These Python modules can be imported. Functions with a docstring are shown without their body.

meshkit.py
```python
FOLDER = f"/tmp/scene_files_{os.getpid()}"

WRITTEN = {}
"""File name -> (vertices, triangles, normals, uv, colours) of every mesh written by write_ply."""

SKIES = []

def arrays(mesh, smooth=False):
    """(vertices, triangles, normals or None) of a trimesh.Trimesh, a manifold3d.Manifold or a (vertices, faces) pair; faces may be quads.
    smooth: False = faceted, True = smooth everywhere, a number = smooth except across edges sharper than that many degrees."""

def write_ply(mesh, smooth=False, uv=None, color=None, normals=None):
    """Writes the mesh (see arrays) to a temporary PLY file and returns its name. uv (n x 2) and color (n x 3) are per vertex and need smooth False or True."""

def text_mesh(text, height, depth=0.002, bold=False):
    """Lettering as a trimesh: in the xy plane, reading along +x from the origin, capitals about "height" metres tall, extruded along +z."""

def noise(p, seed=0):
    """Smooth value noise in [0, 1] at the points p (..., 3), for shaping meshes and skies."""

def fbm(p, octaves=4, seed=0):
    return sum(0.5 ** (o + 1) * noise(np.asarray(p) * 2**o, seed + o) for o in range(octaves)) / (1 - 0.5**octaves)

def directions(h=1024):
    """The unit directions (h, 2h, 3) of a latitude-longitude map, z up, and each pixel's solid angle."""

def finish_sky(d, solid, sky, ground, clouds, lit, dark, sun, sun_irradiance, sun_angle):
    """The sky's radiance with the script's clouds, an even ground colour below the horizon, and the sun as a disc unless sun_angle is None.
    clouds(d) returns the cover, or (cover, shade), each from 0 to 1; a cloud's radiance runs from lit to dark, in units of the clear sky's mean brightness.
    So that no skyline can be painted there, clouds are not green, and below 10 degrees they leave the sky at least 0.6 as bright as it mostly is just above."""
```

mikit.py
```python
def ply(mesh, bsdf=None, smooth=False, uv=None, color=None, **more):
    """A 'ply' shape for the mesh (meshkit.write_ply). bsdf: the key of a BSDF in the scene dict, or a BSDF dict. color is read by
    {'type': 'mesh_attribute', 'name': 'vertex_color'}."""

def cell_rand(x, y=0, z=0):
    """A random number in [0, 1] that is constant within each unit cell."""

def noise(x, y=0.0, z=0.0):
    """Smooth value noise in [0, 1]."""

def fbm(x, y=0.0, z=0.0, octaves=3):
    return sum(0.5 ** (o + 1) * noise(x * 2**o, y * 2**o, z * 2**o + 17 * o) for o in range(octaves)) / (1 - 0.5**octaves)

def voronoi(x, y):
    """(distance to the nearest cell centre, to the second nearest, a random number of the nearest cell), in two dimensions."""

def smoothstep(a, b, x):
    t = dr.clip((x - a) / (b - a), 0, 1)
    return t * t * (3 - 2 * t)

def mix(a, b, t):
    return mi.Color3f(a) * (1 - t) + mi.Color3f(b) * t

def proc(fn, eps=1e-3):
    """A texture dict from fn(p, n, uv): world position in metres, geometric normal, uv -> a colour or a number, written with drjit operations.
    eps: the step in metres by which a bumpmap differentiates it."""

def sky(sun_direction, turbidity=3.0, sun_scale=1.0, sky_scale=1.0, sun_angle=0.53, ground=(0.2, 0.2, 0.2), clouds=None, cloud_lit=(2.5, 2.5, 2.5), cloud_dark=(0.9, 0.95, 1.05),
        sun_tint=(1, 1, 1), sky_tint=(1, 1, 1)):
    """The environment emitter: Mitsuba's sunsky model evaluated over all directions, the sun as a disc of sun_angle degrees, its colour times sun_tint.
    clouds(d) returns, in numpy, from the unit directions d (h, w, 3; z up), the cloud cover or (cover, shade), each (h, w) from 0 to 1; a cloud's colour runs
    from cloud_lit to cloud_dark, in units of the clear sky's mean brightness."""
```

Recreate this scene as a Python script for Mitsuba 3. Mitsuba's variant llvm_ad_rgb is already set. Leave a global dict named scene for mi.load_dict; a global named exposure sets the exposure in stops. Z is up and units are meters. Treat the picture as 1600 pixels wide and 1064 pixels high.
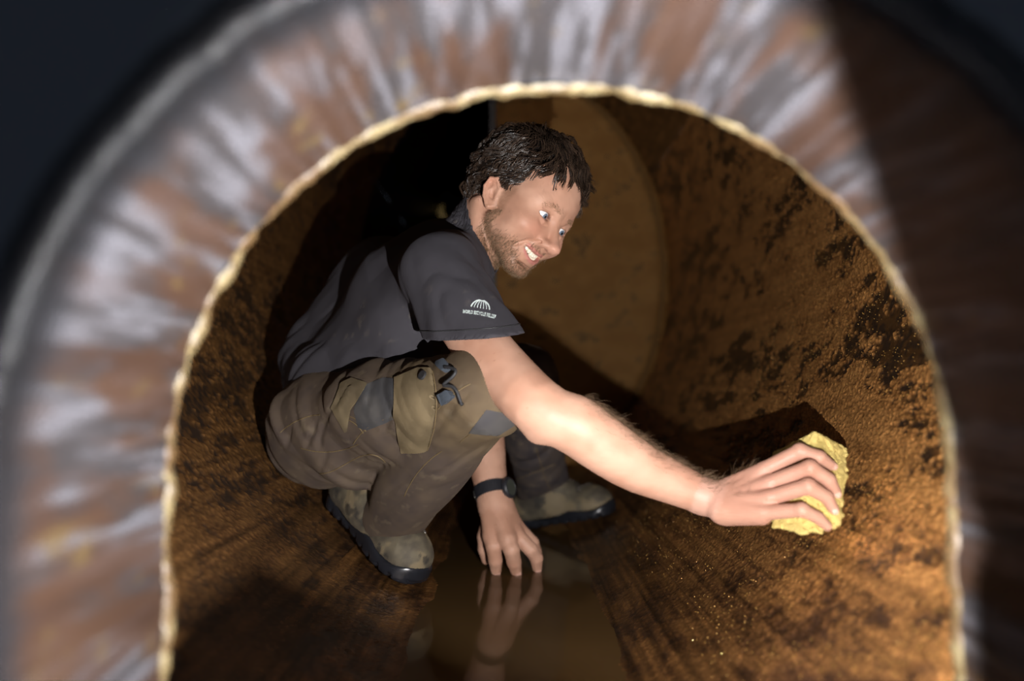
import math
import numpy as np
import trimesh
import manifold3d
from shapely.geometry import Polygon
import mitsuba as mi
import meshkit
import mikit

T = mi.ScalarTransform4f
scene, labels = {}, {}
rng = np.random.default_rng(7)
f32 = np.float32

# ------------------------------------------------------------------ camera, light, exposure
# all coordinates below are in model units; SC turns them into metres (camera foot = origin, y into the tank, z up)
SC = 1.1
F_PX, CX, CY = 1200.0, 800.0, 532.0
PITCH = math.atan(73 / F_PX)
CAM = np.array([0, 0, 0.33])
FWD = np.array([0, math.cos(PITCH), math.sin(PITCH)])
UPV = np.array([0, -math.sin(PITCH), math.cos(PITCH)])
exposure = 0.32
scene['camera'] = {
    'type': 'thinlens', 'fov': 2 * math.degrees(math.atan(800 / F_PX)), 'fov_axis': 'x',
    'to_world': T().look_at(origin=(CAM * SC).tolist(), target=((CAM + FWD) * SC).tolist(), up=[0, 0, 1]),
    'aperture_radius': 0.0075, 'focus_distance': 1.03 * SC, 'near_clip': 0.01, 'far_clip': 100.0}
scene['night_air'] = {'type': 'constant', 'radiance': {'type': 'rgb', 'value': [0.042, 0.050, 0.064]}}
# the photographer's lamp, low at the right of the manhole, just outside the frame
LAMP = np.array([0.105, 0.20, 0.217])
LAMP_DIR = np.array([-0.24, 0.87, 0.44])
LAMP_POWER = 1000000.0


def unit(v):
    v = np.asarray(v, float)
    return v / np.linalg.norm(v)


def W(px, py, d):
    r = FWD + (px - CX) / F_PX * np.array([1.0, 0, 0]) + (CY - py) / F_PX * UPV
    return CAM + r * (d / r[1])


def J(px, py, d, rpx):
    """joint: centre and radius from a measured radius in photograph pixels"""
    return W(px, py, d), rpx * d / F_PX


# ------------------------------------------------------------------ scene helpers
def put(key, mesh, bsdf, smooth=True, color=None, uv=None):
    if isinstance(mesh, trimesh.Trimesh):
        m = mesh.copy()
    else:
        m = trimesh.Trimesh(np.asarray(mesh[0], float), np.asarray(mesh[1], int), process=False)
    m.vertices = np.asarray(m.vertices) * SC
    if key in scene:
        n = 1
        while f'{key}_{n:03d}' in scene:
            n += 1
        key = f'{key}_{n:03d}'
    scene[key] = mikit.ply(m, bsdf, smooth=smooth, color=color, uv=uv)
    return key


def tag(key, label=None, category=None, group=None, kind=None):
    labels[key] = {k: v for k, v in dict(label=label, category=category, group=group, kind=kind).items() if v}


def grid_faces(nu, nv, flip=False, wrap=False):
    i, j = np.meshgrid(np.arange(nu - 1), np.arange(nv if wrap else nv - 1), indexing='ij')
    a = (i * nv + j).ravel()
    b = ((i + 1) * nv + j).ravel()
    c = ((i + 1) * nv + (j + 1) % nv).ravel()
    d = (i * nv + (j + 1) % nv).ravel()
    f = np.vstack([np.stack([a, b, c], 1), np.stack([a, c, d], 1)])
    return f[:, ::-1] if flip else f


def tubes(P, R, sides=4):
    """many tapering tubes at once: P (S,K,3) centre lines, R (S,K) radii"""
    P, R = np.asarray(P, float), np.asarray(R, float)
    S, K, _ = P.shape
    t = np.gradient(P, axis=1)
    t /= np.linalg.norm(t, axis=2, keepdims=True) + 1e-12
    ref = np.where(np.abs(t[..., 2:]) < 0.85, [0, 0, 1.0], [1.0, 0, 0])
    a = np.cross(t, ref)
    a /= np.linalg.norm(a, axis=2, keepdims=True) + 1e-12
    for k in range(1, K):                       # keep the frame from flipping
        s = np.sum(a[:, k] * a[:, k - 1], 1, keepdims=True)
        a[:, k] = np.where(s < 0, -a[:, k], a[:, k])
    b = np.cross(t, a)
    ang = np.arange(sides) * 2 * np.pi / sides
    V = P[:, :, None] + R[:, :, None, None] * (np.cos(ang)[:, None] * a[:, :, None] + np.sin(ang)[:, None] * b[:, :, None])
    f1 = grid_faces(K, sides, wrap=True)
    caps = []
    for base, rev in ((0, False), ((K - 1) * sides, True)):
        for q in range(1, sides - 1):
            tri = [base, base + q, base + q + 1]
            caps.append(tri if rev else tri[::-1])
    f1 = np.vstack([f1[:, ::-1], np.array(caps)])
    Fa = (f1[None] + (np.arange(S) * K * sides)[:, None, None]).reshape(-1, 3)
    return trimesh.Trimesh(V.reshape(-1, 3), Fa, process=False)


def tube(points, radius, sides=6, n=None):
    p = np.asarray(points, float)
    if n:
        p = spline(p, n)
    r = np.broadcast_to(np.asarray(radius, float), (len(p),)) if np.ndim(radius) == 0 else np.interp(np.linspace(0, 1, len(p)), np.linspace(0, 1, len(radius)), radius)
    return tubes(p[None], r[None], sides)


def spline(p, n):
    from scipy.interpolate import CubicSpline
    p = np.asarray(p, float)
    s = np.r_[0, np.cumsum(np.linalg.norm(np.diff(p, axis=0), axis=1))]
    return CubicSpline(s, p)(np.linspace(0, s[-1], n))


def cat(*ms):
    return trimesh.util.concatenate(list(ms))


def rbox(size, r=0.002, M=None):
    s = np.maximum(np.asarray(size, float) / 2 - r, 1e-4)
    pts = np.array([[x, y, z] for x in (-1, 1) for y in (-1, 1) for z in (-1, 1)]) * s
    sp = trimesh.creation.icosphere(1, r)
    hull = trimesh.convex.convex_hull(np.vstack([p + sp.vertices for p in pts]))
    if M is not None:
        hull.apply_transform(M)
    return hull


def frame(o, x, y, z):
    M = np.eye(4)
    M[:3, 0], M[:3, 1], M[:3, 2], M[:3, 3] = x, y, z, o
    return M


# ------------------------------------------------------------------ distance-field modelling
def rc(P, a, b, r1, r2):
    a, b = np.asarray(a, f32), np.asarray(b, f32)
    ba = b - a
    pa = P - a
    t = np.clip(pa @ ba / f32(ba @ ba), 0, 1)
    return np.sqrt(((pa - t[:, None] * ba) ** 2).sum(1)) - (f32(r1) + t * f32(r2 - r1))


def sph(P, c, r):
    return np.sqrt(((P - np.asarray(c, f32)) ** 2).sum(1)) - f32(r)


def ell(P, c, r, R=None):
    q = P - np.asarray(c, f32)
    if R is not None:
        q = q @ np.asarray(R, f32).T         # rows of R: the ellipsoid's axes
    r = np.asarray(r, f32)
    k0 = np.sqrt(((q / r) ** 2).sum(1)) + f32(1e-9)
    k1 = np.sqrt(((q / (r * r)) ** 2).sum(1)) + f32(1e-9)
    return k0 * (k0 - 1) / k1


def smin(a, b, k):
    h = np.clip(0.5 + 0.5 * (b - a) / k, 0, 1)
    return b + (a - b) * h - f32(k) * h * (1 - h)


def smax(a, b, k):
    return -smin(-a, -b, k)


def chain(P, js, k=0.01):
    d = None
    for (a, ra), (b, rb) in zip(js[:-1], js[1:]):
        e = rc(P, a, b, ra, rb)
        d = e if d is None else smin(d, e, k)
    return d


def ridge(P, A, amp, seed=0, sharp=1.0):
    """folds: smooth ridges of noise in the space P @ A"""
    n = meshkit.noise(P @ np.asarray(A, float), seed).astype(f32)
    return f32(amp) * (1 - np.abs(2 * n - 1) * 2 * f32(sharp))


def sdf_mesh(fn, lo, hi, h, reach=0.012):
    lo, hi = np.asarray(lo, float), np.asarray(hi, float)
    B = 8
    nb = np.ceil((hi - lo) / (h * B)).astype(int)
    n = nb * B
    ctr = [lo[a] + h * (np.arange(nb[a]) * B + (B - 1) / 2) for a in range(3)]
    C = np.stack(np.meshgrid(*ctr, indexing='ij'), -1).reshape(-1, 3).astype(f32)
    v = np.concatenate([fn(C[i:i + 200000]) for i in range(0, len(C), 200000)])
    Fv = np.empty((nb[0], nb[1], nb[2], B, B, B), f32)
    Fv[:] = v.reshape(nb)[..., None, None, None]
    act = np.nonzero(np.abs(v) < B * h * 0.95 + reach)[0]
    off = (np.stack(np.meshgrid(*[np.arange(B) - (B - 1) / 2] * 3, indexing='ij'), -1).reshape(-1, 3) * h).astype(f32)
    flat = Fv.reshape(-1, B ** 3)
    for i in range(0, len(act), 400):
        s = act[i:i + 400]
        flat[s] = fn((C[s][:, None] + off[None]).reshape(-1, 3)).reshape(len(s), -1)
    G = Fv.transpose(0, 3, 1, 4, 2, 5).reshape(n)
    for a in range(3):                      # close the surface at the grid's border
        w = np.moveaxis(G, a, 0)
        w[0], w[-1] = np.maximum(w[0], 0.3 * h), np.maximum(w[-1], 0.3 * h)
    return nets(G, lo, h)


def nets(G, lo, h):
    ins = G < 0
    n = np.array(G.shape)
    cnt = np.zeros(n - 1, np.uint8)
    for a, b, c in np.ndindex(2, 2, 2):
        cnt += ins[a:n[0] - 1 + a, b:n[1] - 1 + b, c:n[2] - 1 + c]
    cell = (cnt > 0) & (cnt < 8)
    idx = np.full(n - 1, -1, np.int32)
    ijk = np.argwhere(cell)
    idx[cell] = np.arange(len(ijk))
    corner = np.stack([G[ijk[:, 0] + a, ijk[:, 1] + b, ijk[:, 2] + c] for a, b, c in np.ndindex(2, 2, 2)], 1)
    cs = list(np.ndindex(2, 2, 2))
    acc, num = np.zeros((len(ijk), 3)), np.zeros(len(ijk))
    for p in range(8):
        for q in range(p + 1, 8):
            if sum(abs(x - y) for x, y in zip(cs[p], cs[q])) != 1:
                continue
            u, w = corner[:, p], corner[:, q]
            m = (u < 0) != (w < 0)
            t = np.where(m, u / np.where(m, u - w, 1), 0)
            acc += m[:, None] * (np.array(cs[p]) + t[:, None] * (np.array(cs[q]) - np.array(cs[p])))
            num += m
    V = lo + h * (ijk + acc / num[:, None])
    faces = []
    for ax in range(3):
        o = [0, 1, 2]
        o.remove(ax)
        s0 = [slice(1, -1)] * 3
        s0[ax] = slice(0, -1)
        s1 = [slice(1, -1)] * 3
        s1[ax] = slice(1, None)
        m = ins[tuple(s0)] != ins[tuple(s1)]
        e = np.argwhere(m)
        e[:, o] += 1
        first = ins[tuple(e.T)]

        def at(d1, d2):
            k = e.copy()
            k[:, o[0]] -= d1
            k[:, o[1]] -= d2
            return idx[tuple(k.T)]
        q = np.stack([at(1, 1), at(0, 1), at(0, 0), at(1, 0)], 1)
        fl = first if ax != 1 else ~first
        q = np.where(fl[:, None], q, q[:, ::-1])
        faces.append(q)
    Q = np.vstack(faces)
    return trimesh.Trimesh(V, np.vstack([Q[:, [0, 1, 2]], Q[:, [0, 2, 3]]]), process=False)


def march(fn, o, d, n=44, far=3.0, start=None):
    """sphere tracing: o (N,3), d (N,3) -> points and hit mask"""
    o, d = np.asarray(o, f32), np.asarray(d, f32)
    t = np.zeros(len(o), f32) if start is None else np.full(len(o), start, f32)
    for _ in range(n):
        t = np.minimum(t + fn(o + t[:, None] * d) * 0.75, far)
    return o + t[:, None] * d, t < far - 1e-3


def grad(fn, P, e=0.002):
    P = np.asarray(P, f32)
    g = np.stack([fn(P + f32(e) * np.eye(3, dtype=f32)[k]) - fn(P - f32(e) * np.eye(3, dtype=f32)[k]) for k in range(3)], 1)
    return g / (np.linalg.norm(g, axis=1, keepdims=True) + 1e-9)


def hit_px(fn, pxs, lift=0.0):
    """where rays of sight through photograph pixels meet a surface: used to lay seams and pockets on it"""
    p = np.array([W(x, y, 1.0) for x, y in pxs])
    d = p - CAM
    d /= np.linalg.norm(d, axis=1, keepdims=True)
    q, ok = march(fn, np.repeat(CAM[None], len(p), 0), d, start=0.6)
    n = grad(fn, q)
    return q + lift * n, n, ok


# ------------------------------------------------------------------ materials
def rgb(*c):
    return {'type': 'rgb', 'value': list(c)}


VC = {'type': 'mesh_attribute', 'name': 'vertex_color'}


def pr(key, base, rough=0.5, **k):
    scene[key] = {'type': 'twosided', 'bsdf': {'type': 'principled', 'base_color': rgb(*base) if isinstance(base, tuple) else base, 'roughness': rough, **k}}


def bumped(key, base, rough, fn, scale, eps=5e-4, **k):
    scene[key] = {'type': 'twosided', 'bsdf': {'type': 'bumpmap', 'arbitrary': mikit.proc(fn, eps), 'scale': scale,
                                               'bsdf': {'type': 'principled', 'base_color': rgb(*base) if isinstance(base, tuple) else base, 'roughness': rough, **k}}}


pr('m_rust', VC, 0.42, specular=0.6, metallic=0.25)
bumped('m_rust_wet', VC, 0.34, lambda p, n, uv: 0.7 * mikit.noise(p.x * 330, p.y * 260, p.z * 330) + 0.3 * mikit.noise(p.x * 800, p.y * 700, p.z * 800), 0.0012, eps=3e-4, specular=0.7, metallic=0.4)
pr('m_grain', (0.48, 0.27, 0.075), 0.25, specular=0.8, metallic=0.55)
pr('m_plate', VC, 0.7, specular=0.2)
pr('m_neck', VC, 0.45, specular=0.5, metallic=0.3)
pr('m_lip', VC, 0.5, specular=0.5)
pr('m_paint', (0.15, 0.16, 0.18), 0.7, specular=0.2)
pr('m_water', (0.080, 0.046, 0.018), 0.07, specular=0.10)
pr('m_skin', VC, 0.50, specular=0.32)
pr('m_shirt', VC, 0.85, specular=0.2, sheen=0.3)
pr('m_print', (0.55, 0.62, 0.60), 0.7)
pr('m_trousers', VC, 0.8, specular=0.25)
pr('m_stitch', (0.13, 0.090, 0.042), 0.7)
pr('m_boot', VC, 0.7, specular=0.3)
pr('m_rubber', (0.012, 0.013, 0.017), 0.28, specular=0.6)
pr('m_lace', (0.06, 0.05, 0.04), 0.7)
pr('m_metal', (0.45, 0.43, 0.40), 0.3, metallic=1.0)
pr('m_brass', (0.62, 0.44, 0.16), 0.5)
pr('m_hair', VC, 0.33, specular=0.6)
pr('m_beard', (0.17, 0.105, 0.058), 0.55)
pr('m_brow', (0.27, 0.16, 0.09), 0.55)
pr('m_eye', (0.75, 0.74, 0.74), 0.15, specular=0.6)
pr('m_iris', (0.13, 0.17, 0.23), 0.12, specular=0.7)
pr('m_pupil', (0.004, 0.004, 0.005), 0.08, specular=0.8)
pr('m_teeth', (0.78, 0.72, 0.58), 0.2, specular=0.6)
pr('m_gum', (0.25, 0.05, 0.05), 0.3)
pr('m_nail', (0.62, 0.36, 0.28), 0.45)
pr('m_sponge', VC, 0.85, specular=0.2)
pr('m_strap', (0.018, 0.018, 0.022), 0.45, specular=0.5)
pr('m_dial', (0.05, 0.055, 0.045), 0.2, specular=0.6)
pr('m_black', (0.02, 0.02, 0.022), 0.6)
pr('m_tape', (0.05, 0.06, 0.075), 0.6)

# ------------------------------------------------------------------ the tank
TA, TB, TZ = 0.55, 0.73, 0.73           # half width, half height, height of the axis
Y0, YP, YF = 0.525, 2.70, 7.0            # inner face of the front, bulkhead, far end
WATER = 0.020


def nz(P, s, seed=0, o=1):
    q = P / np.asarray(s, float)
    return meshkit.noise(q, seed) if o == 1 else meshkit.fbm(q, o, seed)


def sstep(a, b, x):
    t = np.clip((x - a) / (b - a), 0, 1)
    return t * t * (3 - 2 * t)


def lerp(a, b, t):
    return np.asarray(a) * (1 - t[:, None]) + np.asarray(b) * t[:, None]


def cells(u, v, seed):
    """2-D cellular bumps: 1 at a cell's centre, 0 at its border, and a random number of the cell"""
    iu, iv = np.floor(u).astype(np.int64), np.floor(v).astype(np.int64)
    best, which = np.full(u.shape, 9.0), np.zeros(u.shape)
    for a in (-1, 0, 1):
        for b in (-1, 0, 1):
            x, y = iu + a, iv + b
            hsh = ((x * 374761393 + y * 668265263 + seed * 974711) & 0xFFFFFFFF)
            hsh = ((hsh ^ (hsh >> 13)) * 1274126177) & 0xFFFFFFFF
            r1 = (hsh & 0xFFFF) / 65535.0
            r2 = ((hsh >> 16) & 0xFFFF) / 65535.0
            d = np.hypot(x + 0.15 + 0.7 * r1 - u, y + 0.15 + 0.7 * r2 - v)
            m = d < best
            best = np.where(m, d, best)
            which = np.where(m, (r1 * 7.3 + r2 * 3.1) % 1.0, which)
    return np.clip(1 - best / 0.62, 0, 1), which


def shell(th0, th1, nth, ys, light_gain=1.0, seed=0):
    th = np.linspace(th0, th1, nth)
    TH, Y = np.meshgrid(th, ys, indexing='ij')
    x, z = TA * np.sin(TH), TZ - TB * np.cos(TH)
    P = np.stack([x, Y, z], -1).reshape(-1, 3)
    N = np.stack([-np.sin(TH) / TA, 0 * Y, np.cos(TH) / TB], -1).reshape(-1, 3)
    N /= np.linalg.norm(N, axis=1, keepdims=True)
    arc = (TH * 0.645).ravel()
    yy = Y.ravel()
    Q = np.stack([arc, yy * 0.42, arc * 0], 1)        # stains stretched along the tank
    big = meshkit.fbm(Q / 0.10, 4, 3 + seed)
    mid = meshkit.fbm(Q / 0.022, 4, 11 + seed)
    sm = meshkit.fbm(np.stack([arc, yy, arc * 0], 1) / 0.009, 3, 23)
    seam = np.abs(((arc * 5.1 + 0.03 * meshkit.noise(Q / 0.05, 5)) % 1.0) - 0.5)
    mask = 0.42 * big + 0.48 * mid + 0.20 * sm
    low = sstep(0.95, 0.35, np.abs(TH.ravel()))        # wet bottom
    g, gr = cells(arc / 0.0044, yy / 0.0050, seed)
    g2, gr2 = cells(arc / 0.0105, yy / 0.0125, seed + 5)
    mask = mask + 0.10 * (gr - 0.5) + 0.06 * (gr2 - 0.5)
    crust = np.where(low > 0.02, sstep(0.47 - 0.12 * low, 0.53 + 0.12 * low, mask + 0.03), sstep(0.49, 0.54, mask + 0.02))
    streak = meshkit.fbm(np.stack([arc / 0.007, yy / 0.30, arc * 0], 1), 3, 90)
    grains = np.sqrt(np.maximum(g, 0)) * (0.4 + 0.6 * gr)
    h = crust * (0.0012 + 0.0042 * grains * (0.35 + 0.65 * mid) + 0.0012 * np.maximum(g2 - 0.35, 0) * (gr2 > 0.55))
    h += 0.003 * (big - 0.5) + 0.0012 * (sm - 0.5)
    h -= 0.0015 * sstep(0.012, 0.0, seam) * (mid > 0.45)
    h *= 1 - 0.55 * low
    h += low * 0.009 * (meshkit.fbm(np.stack([arc / 0.07, yy / 0.11, 0 * arc], 1), 3, 64) - 0.5)
    V = P + N * h[:, None]
    tone = 1 + (streak - 0.5) * (0.5 + 1.3 * low)
    brown = lerp((0.16, 0.072, 0.020), (0.26, 0.135, 0.042), sstep(0.35, 0.7, mid))
    brown = lerp(brown * 0.55, (0.40, 0.215, 0.068), np.clip((0.25 + 0.75 * gr) * g * 1.35, 0, 1) * 0.85)  # gaps darkened and tops lightened: relief shading painted into the crust
    black = lerp((0.030, 0.020, 0.013), (0.075, 0.040, 0.014), sstep(0.35, 0.65, sm))
    brown = brown * light_gain
    col = brown * crust[:, None] + black * (1 - crust)[:, None]
    wetcol = lerp((0.040, 0.020, 0.009), (0.085, 0.043, 0.014), sstep(0.42, 0.62, mid)) * light_gain
    col = col * (1 - 0.65 * low)[:, None] + wetcol * (0.65 * low)[:, None]
    painted_glint = sstep(0.95, 0.60, yy) * sstep(0.38, 0.62, TH.ravel()) * sstep(1.20, 0.85, TH.ravel()) * sstep(0.35, 0.60, big)  # bright highlight painted into the colour of the lower right wall
    col = col * (1 + 1.3 * painted_glint)[:, None]
    col = col * tone[:, None] * [1.06, 0.95, 0.95]
    return (V, grid_faces(nth, len(ys), flip=False)), col


def log_ys(y0, y1, k):
    return y0 * np.exp(np.linspace(0, 1, int(math.log(y1 / y0) / k)) * math.log(y1 / y0))


def build_shell():
    for key, a, b, n, k, lab in (
            ('wall_right', 0.42, 2.05, 420, 0.0023, 'rusty right side of the tank with brown granular crust and black patches'),
            ('wall_left', -2.05, -0.42, 300, 0.0034, 'rusty left side of the tank seen behind the manhole rim'),
            ('floor', -0.47, 0.42, 210, 0.0034, 'dark wet rusty bottom of the tank under the man'),
            ('ceiling', 2.05, 2 * math.pi - 2.05, 120, 0.012, 'dark rusty top of the tank above the man')):
        m, c = shell(a, b, n, log_ys(Y0, YP + 0.02, k), light_gain={'wall_right': 1.8, 'floor': 1.05}.get(key, 0.62), seed={'wall_left': 31}.get(key, 0))  # right side lightened, left and top dimmed: uneven light put into the colour
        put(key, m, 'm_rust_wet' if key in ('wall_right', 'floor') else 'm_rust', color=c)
        tag(key, lab, kind='structure')
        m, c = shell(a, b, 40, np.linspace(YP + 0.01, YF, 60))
        put(key + '__rear_sheet', m, 'm_rust', color=c * 0 + [0.012, 0.009, 0.007])  # near-black colour painted in for the unlit depth behind the bulkhead


build_shell()

# glittering loose grains of rust on the lower right side
g_ = np.random.default_rng(17)
n_g = 5200
th_ = 0.36 + 1.05 * g_.random(n_g) ** 0.8
y_ = Y0 + 0.05 + 1.0 * g_.random(n_g) ** 1.3
keep_ = meshkit.fbm(np.stack([th_ * 6, y_ * 7, 0 * y_], 1), 3, 70) > 0.40
th_, y_ = th_[keep_], y_[keep_]
rr_ = g_.uniform(0.0004, 0.0010, len(th_))
nrm_ = np.stack([-np.sin(th_) / TA, 0 * th_, np.cos(th_) / TB], 1)
nrm_ /= np.linalg.norm(nrm_, axis=1, keepdims=True)
pos_ = np.stack([TA * np.sin(th_), y_, TZ - TB * np.cos(th_)], 1) + nrm_ * 0.0022
ico = trimesh.creation.icosphere(0, 1.0)
jit = 1 + 0.5 * (g_.random((len(th_), len(ico.vertices), 1)) - 0.5)
gv = pos_[:, None] + ico.vertices[None] * jit * rr_[:, None, None]
gf = (ico.faces[None] + (np.arange(len(th_)) * len(ico.vertices))[:, None, None]).reshape(-1, 3)
put('wall_right__rust_grains', (gv.reshape(-1, 3), gf), 'm_grain', smooth=False)
labels['wall_right__rust_grains'] = {'kind': 'stuff'}

# bulkhead: a plate that fills the right part of the tank's section, with a weld bead and a bar along its free edge


def ellipse_x(z, grow=0.0):
    return (TA + grow) * np.sqrt(np.maximum(0, 1 - ((z - TZ) / (TB + grow)) ** 2))


EDGE_X = -0.058
zs = np.linspace(0.003, 2 * TB - 0.003, 150)
us = np.linspace(0, 1, 90)
Zg, Ug = np.meshgrid(zs, us, indexing='ij')
Xr = ellipse_x(Zg, 0.004)
Xg = np.minimum(EDGE_X, Xr) + (Xr - np.minimum(EDGE_X, Xr)) * Ug
Pp = np.stack([Xg, 0 * Xg + YP, Zg], -1).reshape(-1, 3)
dist = (Xr - Xg).ravel()
n1 = meshkit.fbm(Pp / 0.05, 4, 77)
n2 = meshkit.fbm(Pp / 0.016, 4, 78)
Pp[:, 1] -= 0.05 * np.clip(1 - dist / 0.06, 0, 1) ** 2.2 + 0.003 * (n1 - 0.5) + 0.0016 * (n2 - 0.5)
stain = sstep(0.60, 0.66, 0.6 * n1 + 0.4 * n2)
colp = lerp((0.22, 0.105, 0.028), (0.27, 0.138, 0.040), sstep(0.3, 0.7, n1))
colp = lerp(colp, (0.07, 0.04, 0.018), stain * 0.7)
front = trimesh.Trimesh(Pp, grid_faces(len(zs), len(us), flip=True), process=False)
nzp, nup = len(zs), len(us)
ids = np.arange(nzp * nup).reshape(nzp, nup)
loop = np.r_[ids[0, :-1], ids[:-1, -1], ids[-1, :0:-1], ids[:0:-1, 0]]
nxt = np.roll(loop, -1)
NV = nzp * nup
rim_f = np.vstack([np.stack([loop, nxt, nxt + NV], 1), np.stack([loop, nxt + NV, loop + NV], 1)])
fn_ = np.cross(Pp[front.faces[0, 1]] - Pp[front.faces[0, 0]], Pp[front.faces[0, 2]] - Pp[front.faces[0, 0]])
if fn_[1] > 0:
    front.invert()
else:
    rim_f = rim_f[:, ::-1]
plate_mesh = trimesh.Trimesh(np.vstack([Pp, Pp + [0, 0.03, 0]]), np.vstack([front.faces, front.faces[:, ::-1] + NV, rim_f]), process=False)
put('wall_back', plate_mesh, 'm_plate', color=np.vstack([colp, colp]))
tag('wall_back', 'brown rusty bulkhead plate at the far end behind the head', kind='structure')
bar = rbox((0.034, 0.05, 2 * TB - 0.02), 0.004)
bar.apply_translation([EDGE_X - 0.006, YP + 0.045, TZ])
put('wall_back__edge_bar', bar, 'm_paint', smooth=30)
zz = np.linspace(0.18, 1.38, 120)
bead = np.stack([ellipse_x(zz) - 0.020, 0 * zz + YP - 0.030, zz], 1)
put('wall_back__weld_bead', tube(bead, 0.006 + 0.0015 * rng.random(120), 7), 'm_plate', color=np.tile([[0.16, 0.085, 0.028]], (120 * 7, 1)))

far = trimesh.creation.cylinder(1.0, 0.04, sections=64)
far.apply_transform(np.array([[TA + .03, 0, 0, 0], [0, 0, 1, YF + .02], [0, -(TB + .03), 0, TZ], [0, 0, 0, 1.0]]))
put('wall_far', far, 'm_black', smooth=30)
tag('wall_far', 'black far end of the tank', kind='structure')

# small pipe fitting in the dark behind the man
a_, b_ = W(706, 361, 3.98), W(678, 315, 3.95)
ax = unit(b_ - a_)
fit = tube([a_, a_ + ax * 0.05, a_ + ax * 0.053, a_ + ax * 0.056, a_ + ax * 0.095, a_ + ax * 0.105, b_ - ax * 0.02, b_], [0.016, 0.015, 0.009, 0.014, 0.016, 0.030, 0.048, 0.036], 16, 40)
put('pipe_fitting__nozzle', fit, 'm_brass', smooth=35)
stem_end = a_ + [-0.06, 0.05, -0.10]
put('pipe_fitting__stem', tube([stem_end, (stem_end + a_) / 2 + [0, 0.04, -0.03], a_], 0.006, 8, 12), 'm_black')
tag('pipe_fitting', 'small brass-coloured pipe nozzle in the dark behind the man\'s neck', 'pipe fitting')

# ------------------------------------------------------------------ front plate and manhole rim
HX, HZ, HR = 0.0325, 0.276, 0.262
NEAR, FARY = 0.332, 0.52


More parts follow.
